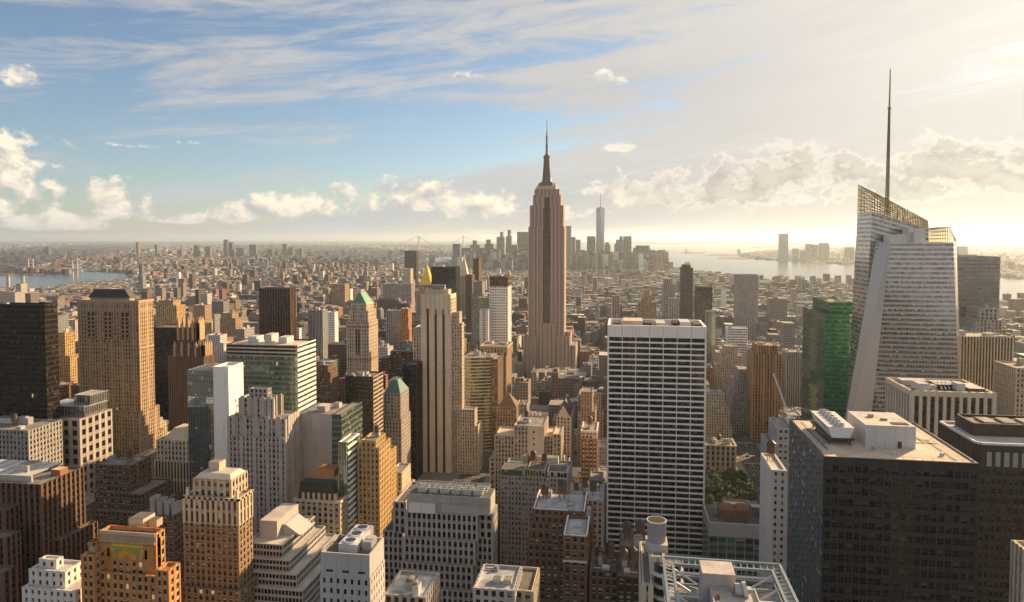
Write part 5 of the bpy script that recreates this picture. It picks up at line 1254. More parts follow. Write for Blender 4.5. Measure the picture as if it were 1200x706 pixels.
# ------------------------------------------------------------------ farther towers, each from its own place in the picture
def fstyle(w, win=WINK, bay=4, pier=.45, sp=.4, floor=4): return style(floor=floor, bay=bay, pier=pier, sp=sp, wall=w, win=win, pp=.5, spp=.4)
b = tower('office_tower', 'stone tower with a tall shining gold pyramid roof', 'the gold pyramid tower', 1900, [(491, 506, 334), (488, 509, 345)], fstyle(LIME), depth=34, yvis=345, plant=0, step=1, done=False)
x0, x1, y0, y1, z0, z1 = b.vs[0]; pyr(b.p('gold_pyramid'), x0+1, x1-1, y0+1, y1-1, z1, zrow(498, 310.5, 1917), GOLD, .04); pyr(b.p('gold_pyramid'), (x0+x1)/2-1.2, (x0+x1)/2+1.2, (y0+y1)/2-1.2, (y0+y1)/2+1.2, zrow(498, 311, 1917), zrow(498, 306, 1917), GOLD, .05); b.done()
tower('office_tower', 'plain brown black slab standing behind the three-striped tower', 'the plain black slab', 1600, [(505.5, 534, 313)], fstyle(BLACKM, WINBZ, 3, .2), depth=40, yvis=400, roof=ROOFD, plant=1)
b = tower('office_tower', 'slim stone clock tower with a pale pyramid spire and gold lantern', 'the spired clock tower', 1850, [(537.5, 548, 324), (536, 549, 330)], fstyle(LIME), depth=24, yvis=370, plant=0, step=1, done=False)
x0, x1, y0, y1, z0, z1 = b.vs[0]; pyr(b.p('spire'), x0, x1, y0, y1, z1, zrow(543, 303, 1862), LIME2, .14); pyr(b.p('lantern'), (x0+x1)/2-2, (x0+x1)/2+2, (y0+y1)/2-2, (y0+y1)/2+2, zrow(543, 303, 1862), zrow(543, 296.5, 1862), GOLD, .1); b.done()
FAR = [  # name, label, ref, depth, tiers, material, glass, yvis
 ('office_tower','tall dark sliver tower with a sloping top, just east of the masted skyscraper','the dark sliver tower',1750,[(554.5,561,303)],BROWN,WINK,380),
 ('office_tower','brown tower pressed against the spired clock tower','the brown tower by the clock tower',1500,[(546,553,322)],BROWN,WINBZ,380),
 ('office_tower','grey stepped tower between the dark sliver tower and the white gridded tower','the grey stepped tower',1400,[(555,565,330),(553,568,345)],GREY,WIN,380),
 ('office_tower','slim dark brown tower on the skyline above the white slab\'s roof','the slim dark skyline tower',1900,[(800,809,310.5),(798.5,812,314)],DBROWN,WINK,376),
 ('office_tower','stepped grey brown tower in two tiers beside the slim dark skyline tower','the two-tier grey tower',1750,[(779,788,327),(777.5,791,333)],GREY,WIN,376),
 ('apartment_block','pale block standing in front of the two-tier grey tower','the pale front block',1550,[(784.5,795,350)],PINKG,WIN,376),
 ('office_tower','brown stone block with white vertical stripes above the white slab','the white-striped block',1500,[(717.5,726,347)],GREY,WINK,376),
 ('office_tower','tapering brown tower with an ornate lit top beyond the white slab','the lit-top brown tower',1620,[(756,761,340),(752,764,346),(748,769,354)],TAN,WIN,378),
 ('office_tower','dark tower with a patch of golden reflections','the gold-reflecting tower',1550,[(816,834.5,336)],DBROWN,WINBZ,376),
 ('office_building','pale green glass block below the gold-reflecting tower','the pale green block',1300,[(828,838,365)],SPG,WING,400),
 ('apartment_tower','very tall grey glass slab with a slanting pale top beyond the orange ribbed tower','the tall grey slab',1700,[(863,888.5,322)],GREY,WINPL,410),
 ('apartment_block','broad dark cube tower far off near the east river strip','the far dark cube',3500,[(474,488,294)],DBROWN,WINK,312),
 ('office_tower','brown boxy tower with lit flank in front of the gold pyramid tower','the lit brown box',1350,[(453,470,364)],GREY,WIN,395),
 ('office_tower','orange sunlit tower wedged next to the three-striped tower','the orange sunlit wedge',1300,[(470,478,362)],ORANGE,WIN,400),
 ('office_building','wide low grey slab with dense windows beyond the green-roofed tower','the wide low grey slab',2100,[(449,482,333)],GREY,WIN,350),
 ('apartment_block','pale tower with a lit white edge on the flat city beyond the gold pyramid tower','the pale lit tower',2600,[(473,481,315)],LIME2,WIN,335),
 ('apartment_block','wide tan apartment slab on the flat city east of the green-roofed tower','the wide tan slab',2000,[(388,404,333)],TAN,WIN,352),
 ('apartment_block','tan sunlit apartment block rising beyond the pinnacled brown tower','the tan sunlit apartments',1250,[(186,203,352),(183,207,358)],GOLDB,WIN,385),
 ('apartment_block','white tiered apartment block with balconies beside the pinnacled brown tower','the white balconied apartments',1150,[(244,258,393),(241,262,402)],WHITEW,WIN,425),
 ('apartment_block','slim golden lit apartment tower next to the black bronze slab','the slim golden apartments',900,[(69,76,390),(69,82,417)],GOLDB,WIN,465),
 ('apartment_block','cream apartment slab with lit side behind the slim golden apartments','the cream apartment slab',1300,[(78,88,375)],LIME2,WIN,400),
 ('apartment_block','reddish apartment tower with stepped top near the ribbed red tower','the reddish stepped apartments',1500,[(260,272,367),(258,276,373)],TAN,WIN,395),
 ('apartment_block','brown tower with golden side east of the wide green striped block','the brown gold-sided tower',1400,[(226,240,358)],TAN,WIN,390),
 ('office_building','long blue grey slab on the flat city beyond the ribbed red tower','the long blue grey slab',2600,[(278,302,346)],SPBLUE,WINB,362),
 ('apartment_block','pale stone block next to the teal-roofed building','the pale block by the teal roof',800,[(344,361,455)],LIME,WIN,495),
 ('apartment_block','tall brown block behind the dark bronze slab','the tall brown block',820,[(372,384,428),(368,387,436)],BROWN,WIN,480),
 ('office_building','broad dark brown block with rows of lit sills beyond the three-striped tower','the lit-silled brown block',900,[(458,486,412),(455,487,420)],DBROWN,WIN,440),
]
for nm, lab, ref, D, tiers, wm, win, yv in FAR:
    tower(nm, lab, ref, D, tiers, fstyle(wm, win, 3.6 if D < 1000 else 4.5), depth=min(34, max(18, D * .018)), yvis=yv, plant=1 if D < 1600 else 0, step=2)
# lower city skyline, about six kilometres off
DT = [('blue grey slab tower with a bright lit flank, east of the needle-topped tower', 5900, [(663,669,265)]), ('short lit tower hugging that blue grey slab', 5850, [(669.5,674,278)]),
 ('lone narrow tower in the gap before the needle-topped tower', 6000, [(675,680,281)]), ('flat-topped reddish tower touching the needle-topped tower', 5700, [(688,697.5,277)]),
 ('round-shouldered tower directly west of the needle-topped tower', 5750, [(709.5,713.5,284),(708.5,715,287)]), ('stepped broad tower with curved shoulder, first of the waterfront pair', 5800, [(726,729.5,277),(722,730,281),(720,730,286)]),
 ('flat square tower, second of the waterfront pair', 5820, [(730.5,740,277)]), ('wide pale waterfront block with sloping shoulders', 5700, [(745,761,288),(742,762,291)]),
 ('low stepped block leaning on the wide pale waterfront block', 5650, [(762.5,767,296)]), ('isolated slim tower nearest the harbour water', 5600, [(770,775,293.5)]),
 ('small bright sunlit tower at the tip beside the harbour', 5550, [(775.5,778.5,301)]), ('grey tower cluster front, just west of the masted skyscraper', 6100, [(664,672,289)]),
 ('tall pointed tower on the skyline east of the masted skyscraper', 6300, [(595,598,269.5),(593,599,277)]), ('dark skyline tower with stepped pinnacle east of the masted skyscraper', 6200, [(586,589,272),(582,590.5,278)]),
 ('wide grey bank tower half hidden by the masted skyscraper', 6000, [(606,619,272)]), ('thin stone tower with a stepped top over the low skyline', 6100, [(570,574,281),(568,577,286)]),
 ('peaked tower at the start of the lower skyline', 6000, [(554,558,282),(551,561,287)]), ('solitary slab at the east end of the lower skyline', 5200, [(530.5,539,286)]),
 ('broad shadowed block low on the east end of the skyline', 5600, [(541,552,291)]), ('pale stub tower between the peaked tower and the thin stone tower', 5900, [(562,567,291)]),
 ('plain mid-height tower under the pointed skyline tower', 5700, [(598,606,287)]), ('brick coloured tower under the dark pinnacled one', 5500, [(578,585,292)]), ('pale wide block at the foot of the needle-topped tower', 5300, [(700,712,298)])]
SKYC = [mat_stone('skyline_stone', (0.26, 0.22, 0.19)), mat_stone('skyline_grey', (0.20, 0.20, 0.205)), mat_stone('skyline_brown', (0.2, 0.145, 0.115)), SPBLUE]
for k, (lab, D, tiers) in enumerate(DT):
    tower('skyline_tower', lab, 'the skyline tower', D, tiers, style(floor=9, bay=12, pier=.45, sp=.4, wall=SKYC[k % 4], win=WINB, pp=1, spp=.8), depth=45, yvis=305, plant=0, step=3)
b = Bld('skyscraper', 'tallest tapering glass tower of the far downtown skyline, topped by a needle', 'the needle-topped tower', yvis=300)
D = 5900; x0, zt = atY(698.6, 244, D); x1, _ = atY(708.4, 244, D); cx = (x0+x1)/2; hw = (x1-x0)/2; cyy = D + hw
b.foot.append((x0, x1, D, D+2*hw, zt)); w = b.p('glass_shaft'); GS = mat_plain('skyline_glass', (0.20, 0.25, 0.30), .12, .6)
A = [(cx-hw, cyy-hw, 50), (cx+hw, cyy-hw, 50), (cx+hw, cyy+hw, 50), (cx-hw, cyy+hw, 50)]; Bq = [(cx, cyy-hw, zt), (cx+hw, cyy, zt), (cx, cyy+hw, zt), (cx-hw, cyy, zt)]
for k in range(4): w.q((A[k], A[(k+1)%4], Bq[k]), GS); w.q((A[(k+1)%4], Bq[(k+1)%4], Bq[k]), PALEM if k == 0 else GS)
w.q(Bq, STEEL); b.p('base').box(cx-hw, cx+hw, cyy-hw, cyy+hw, 0, 50, STEEL)
n_ = b.p('needle'); n_.cyl(cx, cyy, zt, zt+8, 20, 20, STEEL, 12); n_.cyl(cx, cyy, zt+8, zrow(703.4, 226, D), 4, 1.5, STEEL, 8); b.done()
# across the harbour
JC = [('tallest slab across the harbour, standing apart', 7600, [(913.5,924,276),(913.5,924,274)][1:]), ('low block between the tallest far-shore slab and its neighbours', 7700, [(929.5,936,292)]), ('first of the two narrow far-shore towers', 7800, [(945,951,286)]),
      ('second of the two narrow far-shore towers', 7800, [(952.5,958,287)]), ('broad round-topped far-shore tower', 7800, [(961,971,285),(960,972,287)]), ('low far-shore block before the broad round-topped tower', 7500, [(939,944,294)]),
      ('hazy far-shore block touching the faceted glass skyscraper', 7400, [(991,1001,290)]), ('hazy square tower across the river, over the plain brown slab', 7000, [(1124,1134,289)])]
for k, (lab, D, tiers) in enumerate(JC):
    tower('skyline_tower', lab, 'the far-shore tower', D, tiers, style(floor=9, bay=14, pier=.4, sp=.4, wall=SKYC[k % 2], win=WINB, pp=1, spp=.8), depth=45, yvis=306, plant=0)
BK = [(159.5,162,284),(181.5,184,287),(227,232,288),(240,246,289),(262,266,281),(268.5,272,284),(277,284,291),(292,300,287),(313,319,292),(331,336,286),(337,343,290),(52,57,290),(208,213,293),(138,143,299),(322,326,295),(349,354,292)]
BKL = ['thin dark tower standing alone over the far eastern shore','stubby pale tower near the thin lone one','grey slab at the start of the far eastern cluster','second grey slab of the far eastern cluster','tallest twin tower of the far eastern cluster','shorter twin beside the tallest eastern tower','squat block below the twin eastern towers','broad square-shouldered eastern tower','brown eastern block next to the broad square-shouldered tower','slim tower closing the far eastern cluster','low grey partner of the slim closing tower','tiny pale tower on the horizon above the river','small brown tower on the plain before the eastern cluster','squat pair-like tower by the bridge','short dark block in front of the slim closing tower','pale block at the western end of the eastern cluster']
for k, (t, lab) in enumerate(zip(BK, BKL)):
    tower('skyline_tower', lab, 'the eastern tower', 7800 + 60 * k, [t], style(floor=9, bay=14, pier=.4, sp=.4, wall=SKYC[k % 3], win=WINB, pp=1, spp=.8), depth=40, yvis=300, plant=0)
# bridges
def bridge(name, lab, ta, tb, ends, deck, top, w, m):
    (x1, y1), (x2, y2) = ta, tb; rt = empty(name, ((x1+x2)/2, (y1+y2)/2, 0), lab, 'bridge'); L = rt.location
    d = (Vector((x2, y2, 0)) - Vector((x1, y1, 0))).normalized(); s = Vector((-d.y, d.x, 0)) * w
    for (x, y) in (ta, tb):
        mb = MB()
        for sg in (-1, 1): p = Vector((x, y, 0)) + s*sg; mb.bar((p.x, p.y, 0), (p.x, p.y, top), w*.5, m)
        for zz_ in (top-3, top*.66, deck): mb.bar(Vector((x, y, zz_)) - s, Vector((x, y, zz_)) + s, w*.4, m)
        mb.build('bridge_tower', rt, L)
    mb = MB(); a = Vector((x1, y1, deck)) - d*ends; c = Vector((x2, y2, deck)) + d*ends
    mb.loft([a-s, a+s, a+s+Vector((0,0,4)), a-s+Vector((0,0,4))], [c-s, c+s, c+s+Vector((0,0,4)), c-s+Vector((0,0,4))], m, m); mb.build('deck', rt, L)
    for sg in (-1, 1):
        mb = MB(); n = 20; P1, P2 = Vector((x1, y1, top)) + s*sg, Vector((x2, y2, top)) + s*sg
        pts = [P1 - d*ends - Vector((0,0,top-deck))] + [P1.lerp(P2, k/n) - Vector((0,0,(top-deck-6)*(1-(2*k/n-1)**2))) for k in range(n+1)] + [P2 + d*ends - Vector((0,0,top-deck))]
        for p, q in zip(pts[:-1], pts[1:]): mb.bar(p, q, w*.16, m)
        mb.build('cable', rt, L)
g1 = ground(88, 324); g2 = (g1[0] - 560, g1[1] + 260)
bridge('suspension_bridge', 'steel suspension bridge crossing the river at the far eastern edge', g1, g2, 320, 42, 105, 14, STEEL)
v1, v2 = ground(491, 292.5), ground(543, 292.5)
bridge('suspension_bridge', 'very distant suspension bridge with two tall towers on the horizon over the harbour mouth', v1, v2, 500, 70, 285, 40, STEEL)
for px, lab in ((9.7, 'tall grey chimney by the river, the one nearer the photo\'s edge'), (27, 'tall grey chimney by the river, the one nearer the bridge')):
    gx, gy = ground(px, 340); c = empty('chimney', (gx, gy, 0), lab, 'chimney', 'power station chimneys by the river')
    m = MB(); m.cyl(gx, gy, 0, zrow(px, 323.5, gy), 9, 7.5, CONC, 14, SPK); m.build('stack', c, c.location); m = MB(); m.cyl(gx, gy, zrow(px, 325, gy), zrow(px, 324, gy), 8.6, 8.6, STEEL, 14, SPK); m.build('rim', c, c.location)
gx, gy = ground(804, 297); st_ = empty('statue', (gx, gy, 5), 'tiny monument statue on its pedestal on the small harbour island', 'statue')
m = MB(); m.box(gx-20, gx+20, gy-20, gy+20, 5, 25, CONC); m.box(gx-11, gx+11, gy-11, gy+11, 25, 52, CONC); m.build('pedestal', st_, st_.location)
m = MB(); m.cyl(gx, gy, 52, 82, 7, 4.5, COPPER, 10); m.cyl(gx, gy, 82, 91, 3, 2.5, COPPER, 8); m.bar((gx+4, gy, 78), (gx+7, gy, 98), 2.4, COPPER); m.build('figure', st_, st_.location)

# ------------------------------------------------------------------ ordinary buildings: one object each, nearest first
HB = list(HERO)
def clash(x0, x1, y0, y1, pad=1.5):
    return any(x0 < h[1]+pad and x1 > h[0]-pad and y0 < h[3]+pad and y1 > h[2]-pad for h in HB)
HP = []
for h in HB:
    a, c = project((h[0], h[2], h[4])), project((h[1], h[2], h[4]))
    if a and c: HP.append((min(a[0], c[0]), max(a[0], c[0]), h[2], h[5]))
HP.append((826, 912, 640, 592))                     # keep the view onto the park and the avenue open
def cap(x0, x1, y0):
    """tallest roof here that keeps the seen part of the landmarks behind it clear"""
    lo = 0
    pa, pc = project((x0, y0, 30)), project((x1, y0, 30))
    if not pa or not pc: return 999
    l, r = min(pa[0], pc[0]), max(pa[0], pc[0])
    lim = 300 if y0 > 430 else 712
    for a, c, yy, yv in HP:
        if yy > y0 and r > a and l < c: lim = max(lim, yv)
    return zrow((l + r) / 2, lim, y0 + (40 if y0 < 430 else 26))
PAL = [('tan', TAN), ('brown', BROWN), ('limestone', LIME), ('grey', GREY), ('pinkish', PINKG), ('dark brown', DBROWN), ('cream', LIME2), ('white', WHITEW), ('red brown', REDBR), ('concrete', CONC)]
WGT = [5, 5, 5, 4, 4, 3, 3, 1.5, 1.5, 2]
HEROB = []
for h in HB:
    if h[6] not in HEROB: HEROB.append(h[6])
ORD = ['nearest', 'second nearest', 'third nearest', 'fourth nearest', 'fifth nearest', 'sixth nearest', 'seventh nearest', 'eighth nearest', 'ninth nearest', 'tenth nearest']
CAND = []
rl = random.Random(21)
PARK = (20, 122, 635, 735)
TANKS = []
for (bx0, bx1, by0, by1) in BLOCKS:
    for row in range(2):
        ym = (by0 + by1) / 2
        ya, yb = (by0 + .6, ym - .6) if row == 0 else (ym + .6, by1 - .6)
        x = bx0 + .6
        while x < bx1 - 9:
            w = rl.choice((9, 12, 15, 18, 22, 28, 36)) * (1.0 if by0 < 1300 else 1.15)
            w = min(w, bx1 - .6 - x)
            if w < 7: break
            xa, xb = x + .2, x + w - .2; x += w
            d = rl.uniform(.72, 1.0) * (yb - ya)
            y0, y1 = (ya, ya + d) if row == 0 else (yb - d, yb)
            if xb > PARK[0] and xa < PARK[1] and y1 > PARK[2] and y0 < PARK[3]: continue
            if clash(xa, xb, y0, y1): continue
            hh = rl.choice((16, 20, 24, 30, 38, 46, 56)) * rl.uniform(.85, 1.2)
            if rl.random() < .10: hh *= 1.7
            if by0 < 1000: hh *= 1.25
            hh = min(hh, cap(xa, xb, y0) - 1)
            if hh < 9: continue
            q = project(((xa + xb) / 2, y0, hh)); 
            if not q: continue
            inview = -40 < q[0] < 1260 and q[1] < 745
            CAND.append((inview, y0, xa, xb, y1, hh, w))
vis = [c for c in CAND if c[0]]
vis.sort(key=lambda c: c[1])
NIND = 285
IND, REST = vis[:NIND], vis[NIND:] + [c for c in CAND if not c[0]]
names = {}
recs = []
for (_, y0, xa, xb, y1, hh, w) in IND:
    cn, m = rl.choices(PAL, WGT)[0]
    cxm = (xa + xb) / 2
    best = min(HEROB, key=lambda H: math.hypot(cxm - (H.box[0] + H.box[1]) / 2, (y0 - H.box[2]) * .8))
    rel = 'behind' if y0 > best.box[2] else 'before'
    hw = 'low' if hh < 24 else ('mid-rise' if hh < 48 else 'taller')
    recs.append([y0, xa, xb, y1, hh, cn, m, hw, rel, best])
cnt = {}
for r_ in sorted(recs, key=lambda r_: math.hypot((r_[1]+r_[2])/2 - (r_[9].box[0]+r_[9].box[1])/2, r_[0] - r_[9].box[2])):
    key = (r_[5], r_[7], r_[8], id(r_[9])); k = cnt.get(key, 0); cnt[key] = k + 1
    r_.append(ORD[min(k, 9)])
for (y0, xa, xb, y1, hh, cn, m, hw, rel, best, od) in recs:
    nm = {'low': 'lowrise_building', 'mid-rise': 'midrise_building', 'taller': 'midrise_building'}[hw]
    b = Bld(nm, f'{hw} {cn} building, {od} such one {rel} {best.ref}', yvis=706, group='ordinary city buildings between the landmarks')
    S = style(floor=3.5, bay=rl.choice((2.6, 3.0, 3.4)), pier=rl.uniform(.42, .6), sp=rl.uniform(.4, .52), wall=m, win=WIN, pp=.3, spp=.28)
    v = b.vol(xa, xb, y0, y1, 0.15, hh, S, 'NWE', rl.choice((ROOFG, ROOFD, ROOFD, ROOFS, ROOFL, ROOFG, ROOFT)), 1.0, (0.8, .5, m) if rl.random() < .4 else None)
    b.clutter(v, rl.randint(4, 8), int(xa), 4.0, (m, CONC, STEEL, m))
    if hh > 40 and rl.random() < .5 and xb - xa > 14:
        ww = xb - xa; v2 = b.vol(xa+.18*ww, xb-.18*ww, y0+3, y1-3, hh-1, min(hh*1.3, max(hh+4, cap(xa, xb, y0)-1)), S, 'NWE', ROOFG, 1.0)
    else:
        TANKS.append((xa, xb, y0, y1, hh))
    b.done(individual=False)

# ------------------------------------------------------------------ the rest of the city as one mass
m, t, bs = newmat('city_fabric')
ca = t.nodes.new('ShaderNodeAttribute'); ca.attribute_name = 'col'
uv = t.nodes.new('ShaderNodeUVMap'); u, v, _ = sep(t, E(t, uv.outputs[0]))
wn = (u / 3.6).fract(); wv = (v / 3.9).fract()
isw = wn.gt(.24) * wn.lt(.78) * wv.gt(.26) * wv.lt(.78) * u.gt(0.01)
pp_ = pos(t); nn = noise(t, pp_, .05, 4, .6); n2 = noise(t, pp_, .6, 2, .6)
colr = mulc(t, E(t, ca.outputs['Color']), 0.58 + nn * .40 + n2 * .28)
cc = mix(t, isw * .9, colr, (0.035, 0.032, 0.030))
t.links.new(cc.s, bs.inputs['Base Color']); t.links.new((isw * -.6 + .85).s, bs.inputs['Roughness'])
CITY = m
def city_mesh(name, arr, wc, rc):
    """arr rows: cx, cy, w, d, z0, z1, angle"""
    n = len(arr); a = np.asarray(arr, float)
    sx = np.array([-1, 1, 1, -1, -1, 1, 1, -1]) * .5; sy = np.array([-1, -1, 1, 1, -1, -1, 1, 1]) * .5; sz = np.array([0, 0, 0, 0, 1, 1, 1, 1])
    lx = a[:, 2:3] * sx; ly = a[:, 3:4] * sy; c, s = np.cos(a[:, 6:7]), np.sin(a[:, 6:7])
    X = a[:, 0:1] + lx * c - ly * s; Y = a[:, 1:2] + lx * s + ly * c; Z = a[:, 4:5] + (a[:, 5:6] - a[:, 4:5]) * sz
    V = np.stack([X, Y, Z], -1).reshape(-1, 3)
    F = np.array([[0,1,5,4],[1,2,6,5],[2,3,7,6],[3,0,4,7],[4,5,6,7]])
    FI = (np.arange(n)[:, None, None] * 8 + F[None]).reshape(-1)
    me = bpy.data.meshes.new(name); nf = n * 5
    me.vertices.add(len(V)); me.vertices.foreach_set('co', V.ravel())
    me.loops.add(nf * 4); me.loops.foreach_set('vertex_index', FI)
    me.polygons.add(nf); me.polygons.foreach_set('loop_start', np.arange(nf) * 4)
    UV = np.zeros((n, 5, 4, 2)); h = a[:, 5] - a[:, 4]
    for k in range(4):
        L = a[:, 2] if k % 2 == 0 else a[:, 3]
        L = np.round(L / 3.6) * 3.6; H = np.round(h / 3.9) * 3.9
        UV[:, k, 1, 0] = L; UV[:, k, 2, 0] = L; UV[:, k, 2, 1] = H; UV[:, k, 3, 1] = H
    me.uv_layers.new(name='UVMap').data.foreach_set('uv', UV.ravel())
    C = np.ones((n, 5, 4)); C[:, :4, :3] = np.asarray(wc)[:, None, :]; C[:, 4, :3] = np.asarray(rc)
    at = me.attributes.new('col', 'FLOAT_COLOR', 'FACE'); at.data.foreach_set('color', C.ravel())
    me.polygons.foreach_set('use_smooth', np.zeros(nf, bool)); me.materials.append(CITY); me.update(); me.validate()
    o = bpy.data.objects.new(name, me); COL.objects.link(o); return o
WC = np.array([(.24,.18,.14),(.17,.10,.075),(.28,.24,.20),(.22,.22,.225),(.25,.215,.21),(.08,.065,.058),(.40,.37,.34),(.70,.69,.68),(.28,.125,.08),(.36,.36,.36)])
RC = np.array([(.10,.09,.085),(.16,.15,.14),(.24,.22,.20),(.40,.38,.36),(.30,.21,.15),(.50,.48,.46)])
def pick(n, wts=None):
    w_ = np.array([4,5,4,5,3,4,3,3,3,3] if wts is None else wts, float); w_ /= w_.sum()
    return WC[rng.choice(len(WC), n, p=w_)] * rng.uniform(.6, 1.4, (n, 1)), RC[rng.choice(len(RC), n, p=[.25,.25,.2,.14,.08,.08])] * rng.uniform(.8, 1.2, (n, 1))
rows = []
for (_, y0, xa, xb, y1, hh, w) in REST:
    rows.append(((xa+xb)/2, (y0+y1)/2, xb-xa, y1-y0, 0, hh, 0))
    if rl.random() < .7:
        for _k in range(rl.randint(2, 6)):
            rw, rd_ = rl.uniform(.08, .32)*(xb-xa), rl.uniform(.08, .32)*(y1-y0)
            rows.append((rl.uniform(xa+rw/2, xb-rw/2), rl.uniform(y0+rd_/2, y1-rd_/2), rw, rd_, hh-.1, hh+rl.uniform(2, 5), 0))
# beyond 2 km: manhattan, then the boroughs
def far_rows(y0, y1, cell, hl, ptow, tw, size, half, skip=.08):
    out = []; y = y0
    while y < y1:
        X = np.arange(-1.04 * y, .60 * y, cell)
        for x in X:
            if rng.random() < skip: continue
            px = project((x, y, 0))
            if not px or px[0] < -40 or px[0] > 1240: continue
            if inside(HARBOR_PX, px[0], px[1]) or inside(EAST_PX, px[0], px[1]): continue
            if px[0] > 330 and y < 6300 and ((x % 262) < 24 or (y % 80) < 13): continue
            if px[0] <= 330 or y >= 6300:
                ru, rv = x*.94+y*.34, y*.94-x*.34
                if (ru % 210) < 26 or (rv % 90) < 14: continue
            blk = math.sin(x*.0031+y*.0017)+math.sin(y*.0043-x*.0021+1.3)
            ang = 0.0 if (y < 5200 and px[0] > 330) else .35 * round(math.sin(x*.0006+y*.0004)*2.2)
            hgt = rng.uniform(*hl) * (1.0 + .25 * blk)
            wd, dp = rng.uniform(size*.5, size, 2)
            if rng.random() < ptow * (2.2 if blk > .9 else .5): hgt = rng.uniform(*tw); wd, dp = rng.uniform(14, 26, 2) * (1 if y < 5000 else 1.5)
            if 5000 < y < 6300 and 535 < px[0] < 780 and rng.random() < .30: hgt = rng.uniform(50, 150); wd, dp = rng.uniform(25, 45, 2)
            jx, jy = rng.uniform(-.16, .16, 2) * cell
            if clash(x+jx-wd*.6, x+jx+wd*.6, y+jy-dp*.6, y+jy+dp*.6, 4): continue
            hgt = min(hgt, max(6, cap(x+jx-wd/2, x+jx+wd/2, y+jy) - 1)) if y < 3200 else hgt
            top = project((x+jx, y+jy, hgt)); 
            lim = 300 if px[0] < 780 else 318
            if px[0] < 165 and y < 4300 and top and top[1] < 338: hgt = max(5, min(hgt, zrow(px[0], 338, y+jy)))
            if y < 5000 and top[1] < lim: hgt = min(hgt, 30)
            elif y < 6500 and top[1] < 287: hgt = min(hgt, 90)
            out.append((x+jx, y+jy, wd, dp, 0, max(5, hgt), ang))
            if rng.random() < .35 and y < 5000: out.append((x+jx+rng.uniform(-.2,.2)*wd, y+jy+rng.uniform(-.2,.2)*dp, wd*.3, dp*.3, max(5, hgt)-.1, max(5, hgt)+rng.uniform(2,5), ang))
        y += cell * (1.0)
    return out
HERO_FAR = [h for h in HB if h[2] > 1900]
HBsave = HB; HB = HERO_FAR
rows += far_rows(2030, 3600, 26, (11, 34), .04, (45, 80), 32, .82)
rows += far_rows(3600, 6300, 36, (10, 30), .04, (40, 75), 40, .80)
HB = HERO_FAR
rows += far_rows(6300, 11000, 64, (8, 24), .03, (40, 80), 62, .80)
rows += far_rows(11000, 24000, 190, (8, 22), .03, (35, 80), 120, .80)
HB = HBsave
wc, rc = pick(len(rows))
ct = city_mesh('distant_city', rows, wc, rc); tag(ct, kind='stuff')
# parks and street trees far off: dark green clumps between the houses
rows = []
for _ in range(2600):
    y = rng.uniform(2600, 9000); x = rng.uniform(-.8, .8) * y
    px = project((x, y, 0))
    if not px or inside(HARBOR_PX, px[0], px[1]) or inside(EAST_PX, px[0], px[1]): continue
    if math.sin(x*.0037+1)+math.sin(y*.0029) < .5: continue
    w_ = rng.uniform(6, 16); rows.append((x, y, w_, w_*rng.uniform(.6, 1.5), 0, rng.uniform(7, 15), rng.uniform(0, 1.5)))
FOL = mat_stone('far_foliage', (0.055, 0.075, 0.03), .9, .4, 0)
tf = MB(); rt_ = random.Random(5)
for (x, y, w_, d_, _, h, a) in rows:
    n = 7; A_ = [(x+w_*.6*math.cos(k*6.283/n)*rt_.uniform(.7,1.2), y+d_*.6*math.sin(k*6.283/n)*rt_.uniform(.7,1.2), h*.35) for k in range(n)]
    B_ = [(x+w_*.3*math.cos(k*6.283/n)*rt_.uniform(.5,1.3), y+d_*.3*math.sin(k*6.283/n)*rt_.uniform(.5,1.3), h*rt_.uniform(.8,1.1)) for k in range(n)]
    tf.loft([(p[0], p[1], 0) for p in A_], A_, FOL); tf.loft(A_, B_, FOL, FOL)
tag(tf.build('far_trees'), kind='stuff')

# ------------------------------------------------------------------ water tanks on roofs
def tank_proto():
    rt = empty('water_tank', (0, 0, 0), 'x', 'water tank')
    for a in (45, 135, 225, 315): mb = MB(); c, s = 1.4*math.cos(R(a)), 1.4*math.sin(R(a)); mb.bar((c, s, 0), (c*.9, s*.9, 3), .22, RUST); mb.build('leg', rt)
    mb = MB(); mb.box(-1.7, 1.7, -1.7, 1.7, 3, 3.25, RUST, RUST, True); mb.build('platform', rt)
    mb = MB(); mb.cyl(0, 0, 3.25, 7, 1.75, 1.65, WOOD, 18)
    for k in range(5): mb.cyl(0, 0, 3.6+k*.75, 3.68+k*.75, 1.8, 1.8, RUST, 18)
    mb.build('barrel', rt); mb = MB(); mb.cyl(0, 0, 7, 8.4, 1.95, .1, SLATE, 18); mb.build('conical_roof', rt)
    return rt
def copy_tree(o, loc=None, label=None, rz=None, sc=None):
    c = o.copy(); COL.objects.link(c)
    for ch in o.children: d = ch.copy(); COL.objects.link(d); d.parent = c
    if loc is not None: c.location = loc
    if rz is not None: c.rotation_euler = (0, 0, rz)
    if sc is not None: c.scale = (sc,)*3
    if label: c['label'] = label
    return c
spots = []
by = {h.ref: h for h in HEROB}
def on_hero(ref, fxs):
    H = by.get(ref)
    if not H: return
    f = max(H.foot, key=lambda f: f[4])
    for (u, v) in fxs: spots.append((f[0]+u*(f[1]-f[0]), f[2]+v*(f[3]-f[2]), f[4]-1.0, ref))
on_hero('the pale-rimmed brick block', ((.15, .6), (.5, .7))); on_hero('the glass-strip stone block', ((.2, .8), (.85, .8)))
on_hero('the tank-roofed stone building', ((.2, .4), (.45, .6), (.7, .35))); on_hero('the blank-walled beige block', ((.3, .6),))
on_hero('the brick bulkhead building', ((.25, .5), (.75, .6))); on_hero('the stone palazzo', ((.5, .5),)); on_hero('the pale-corniced brown building', ((.5, .5),))
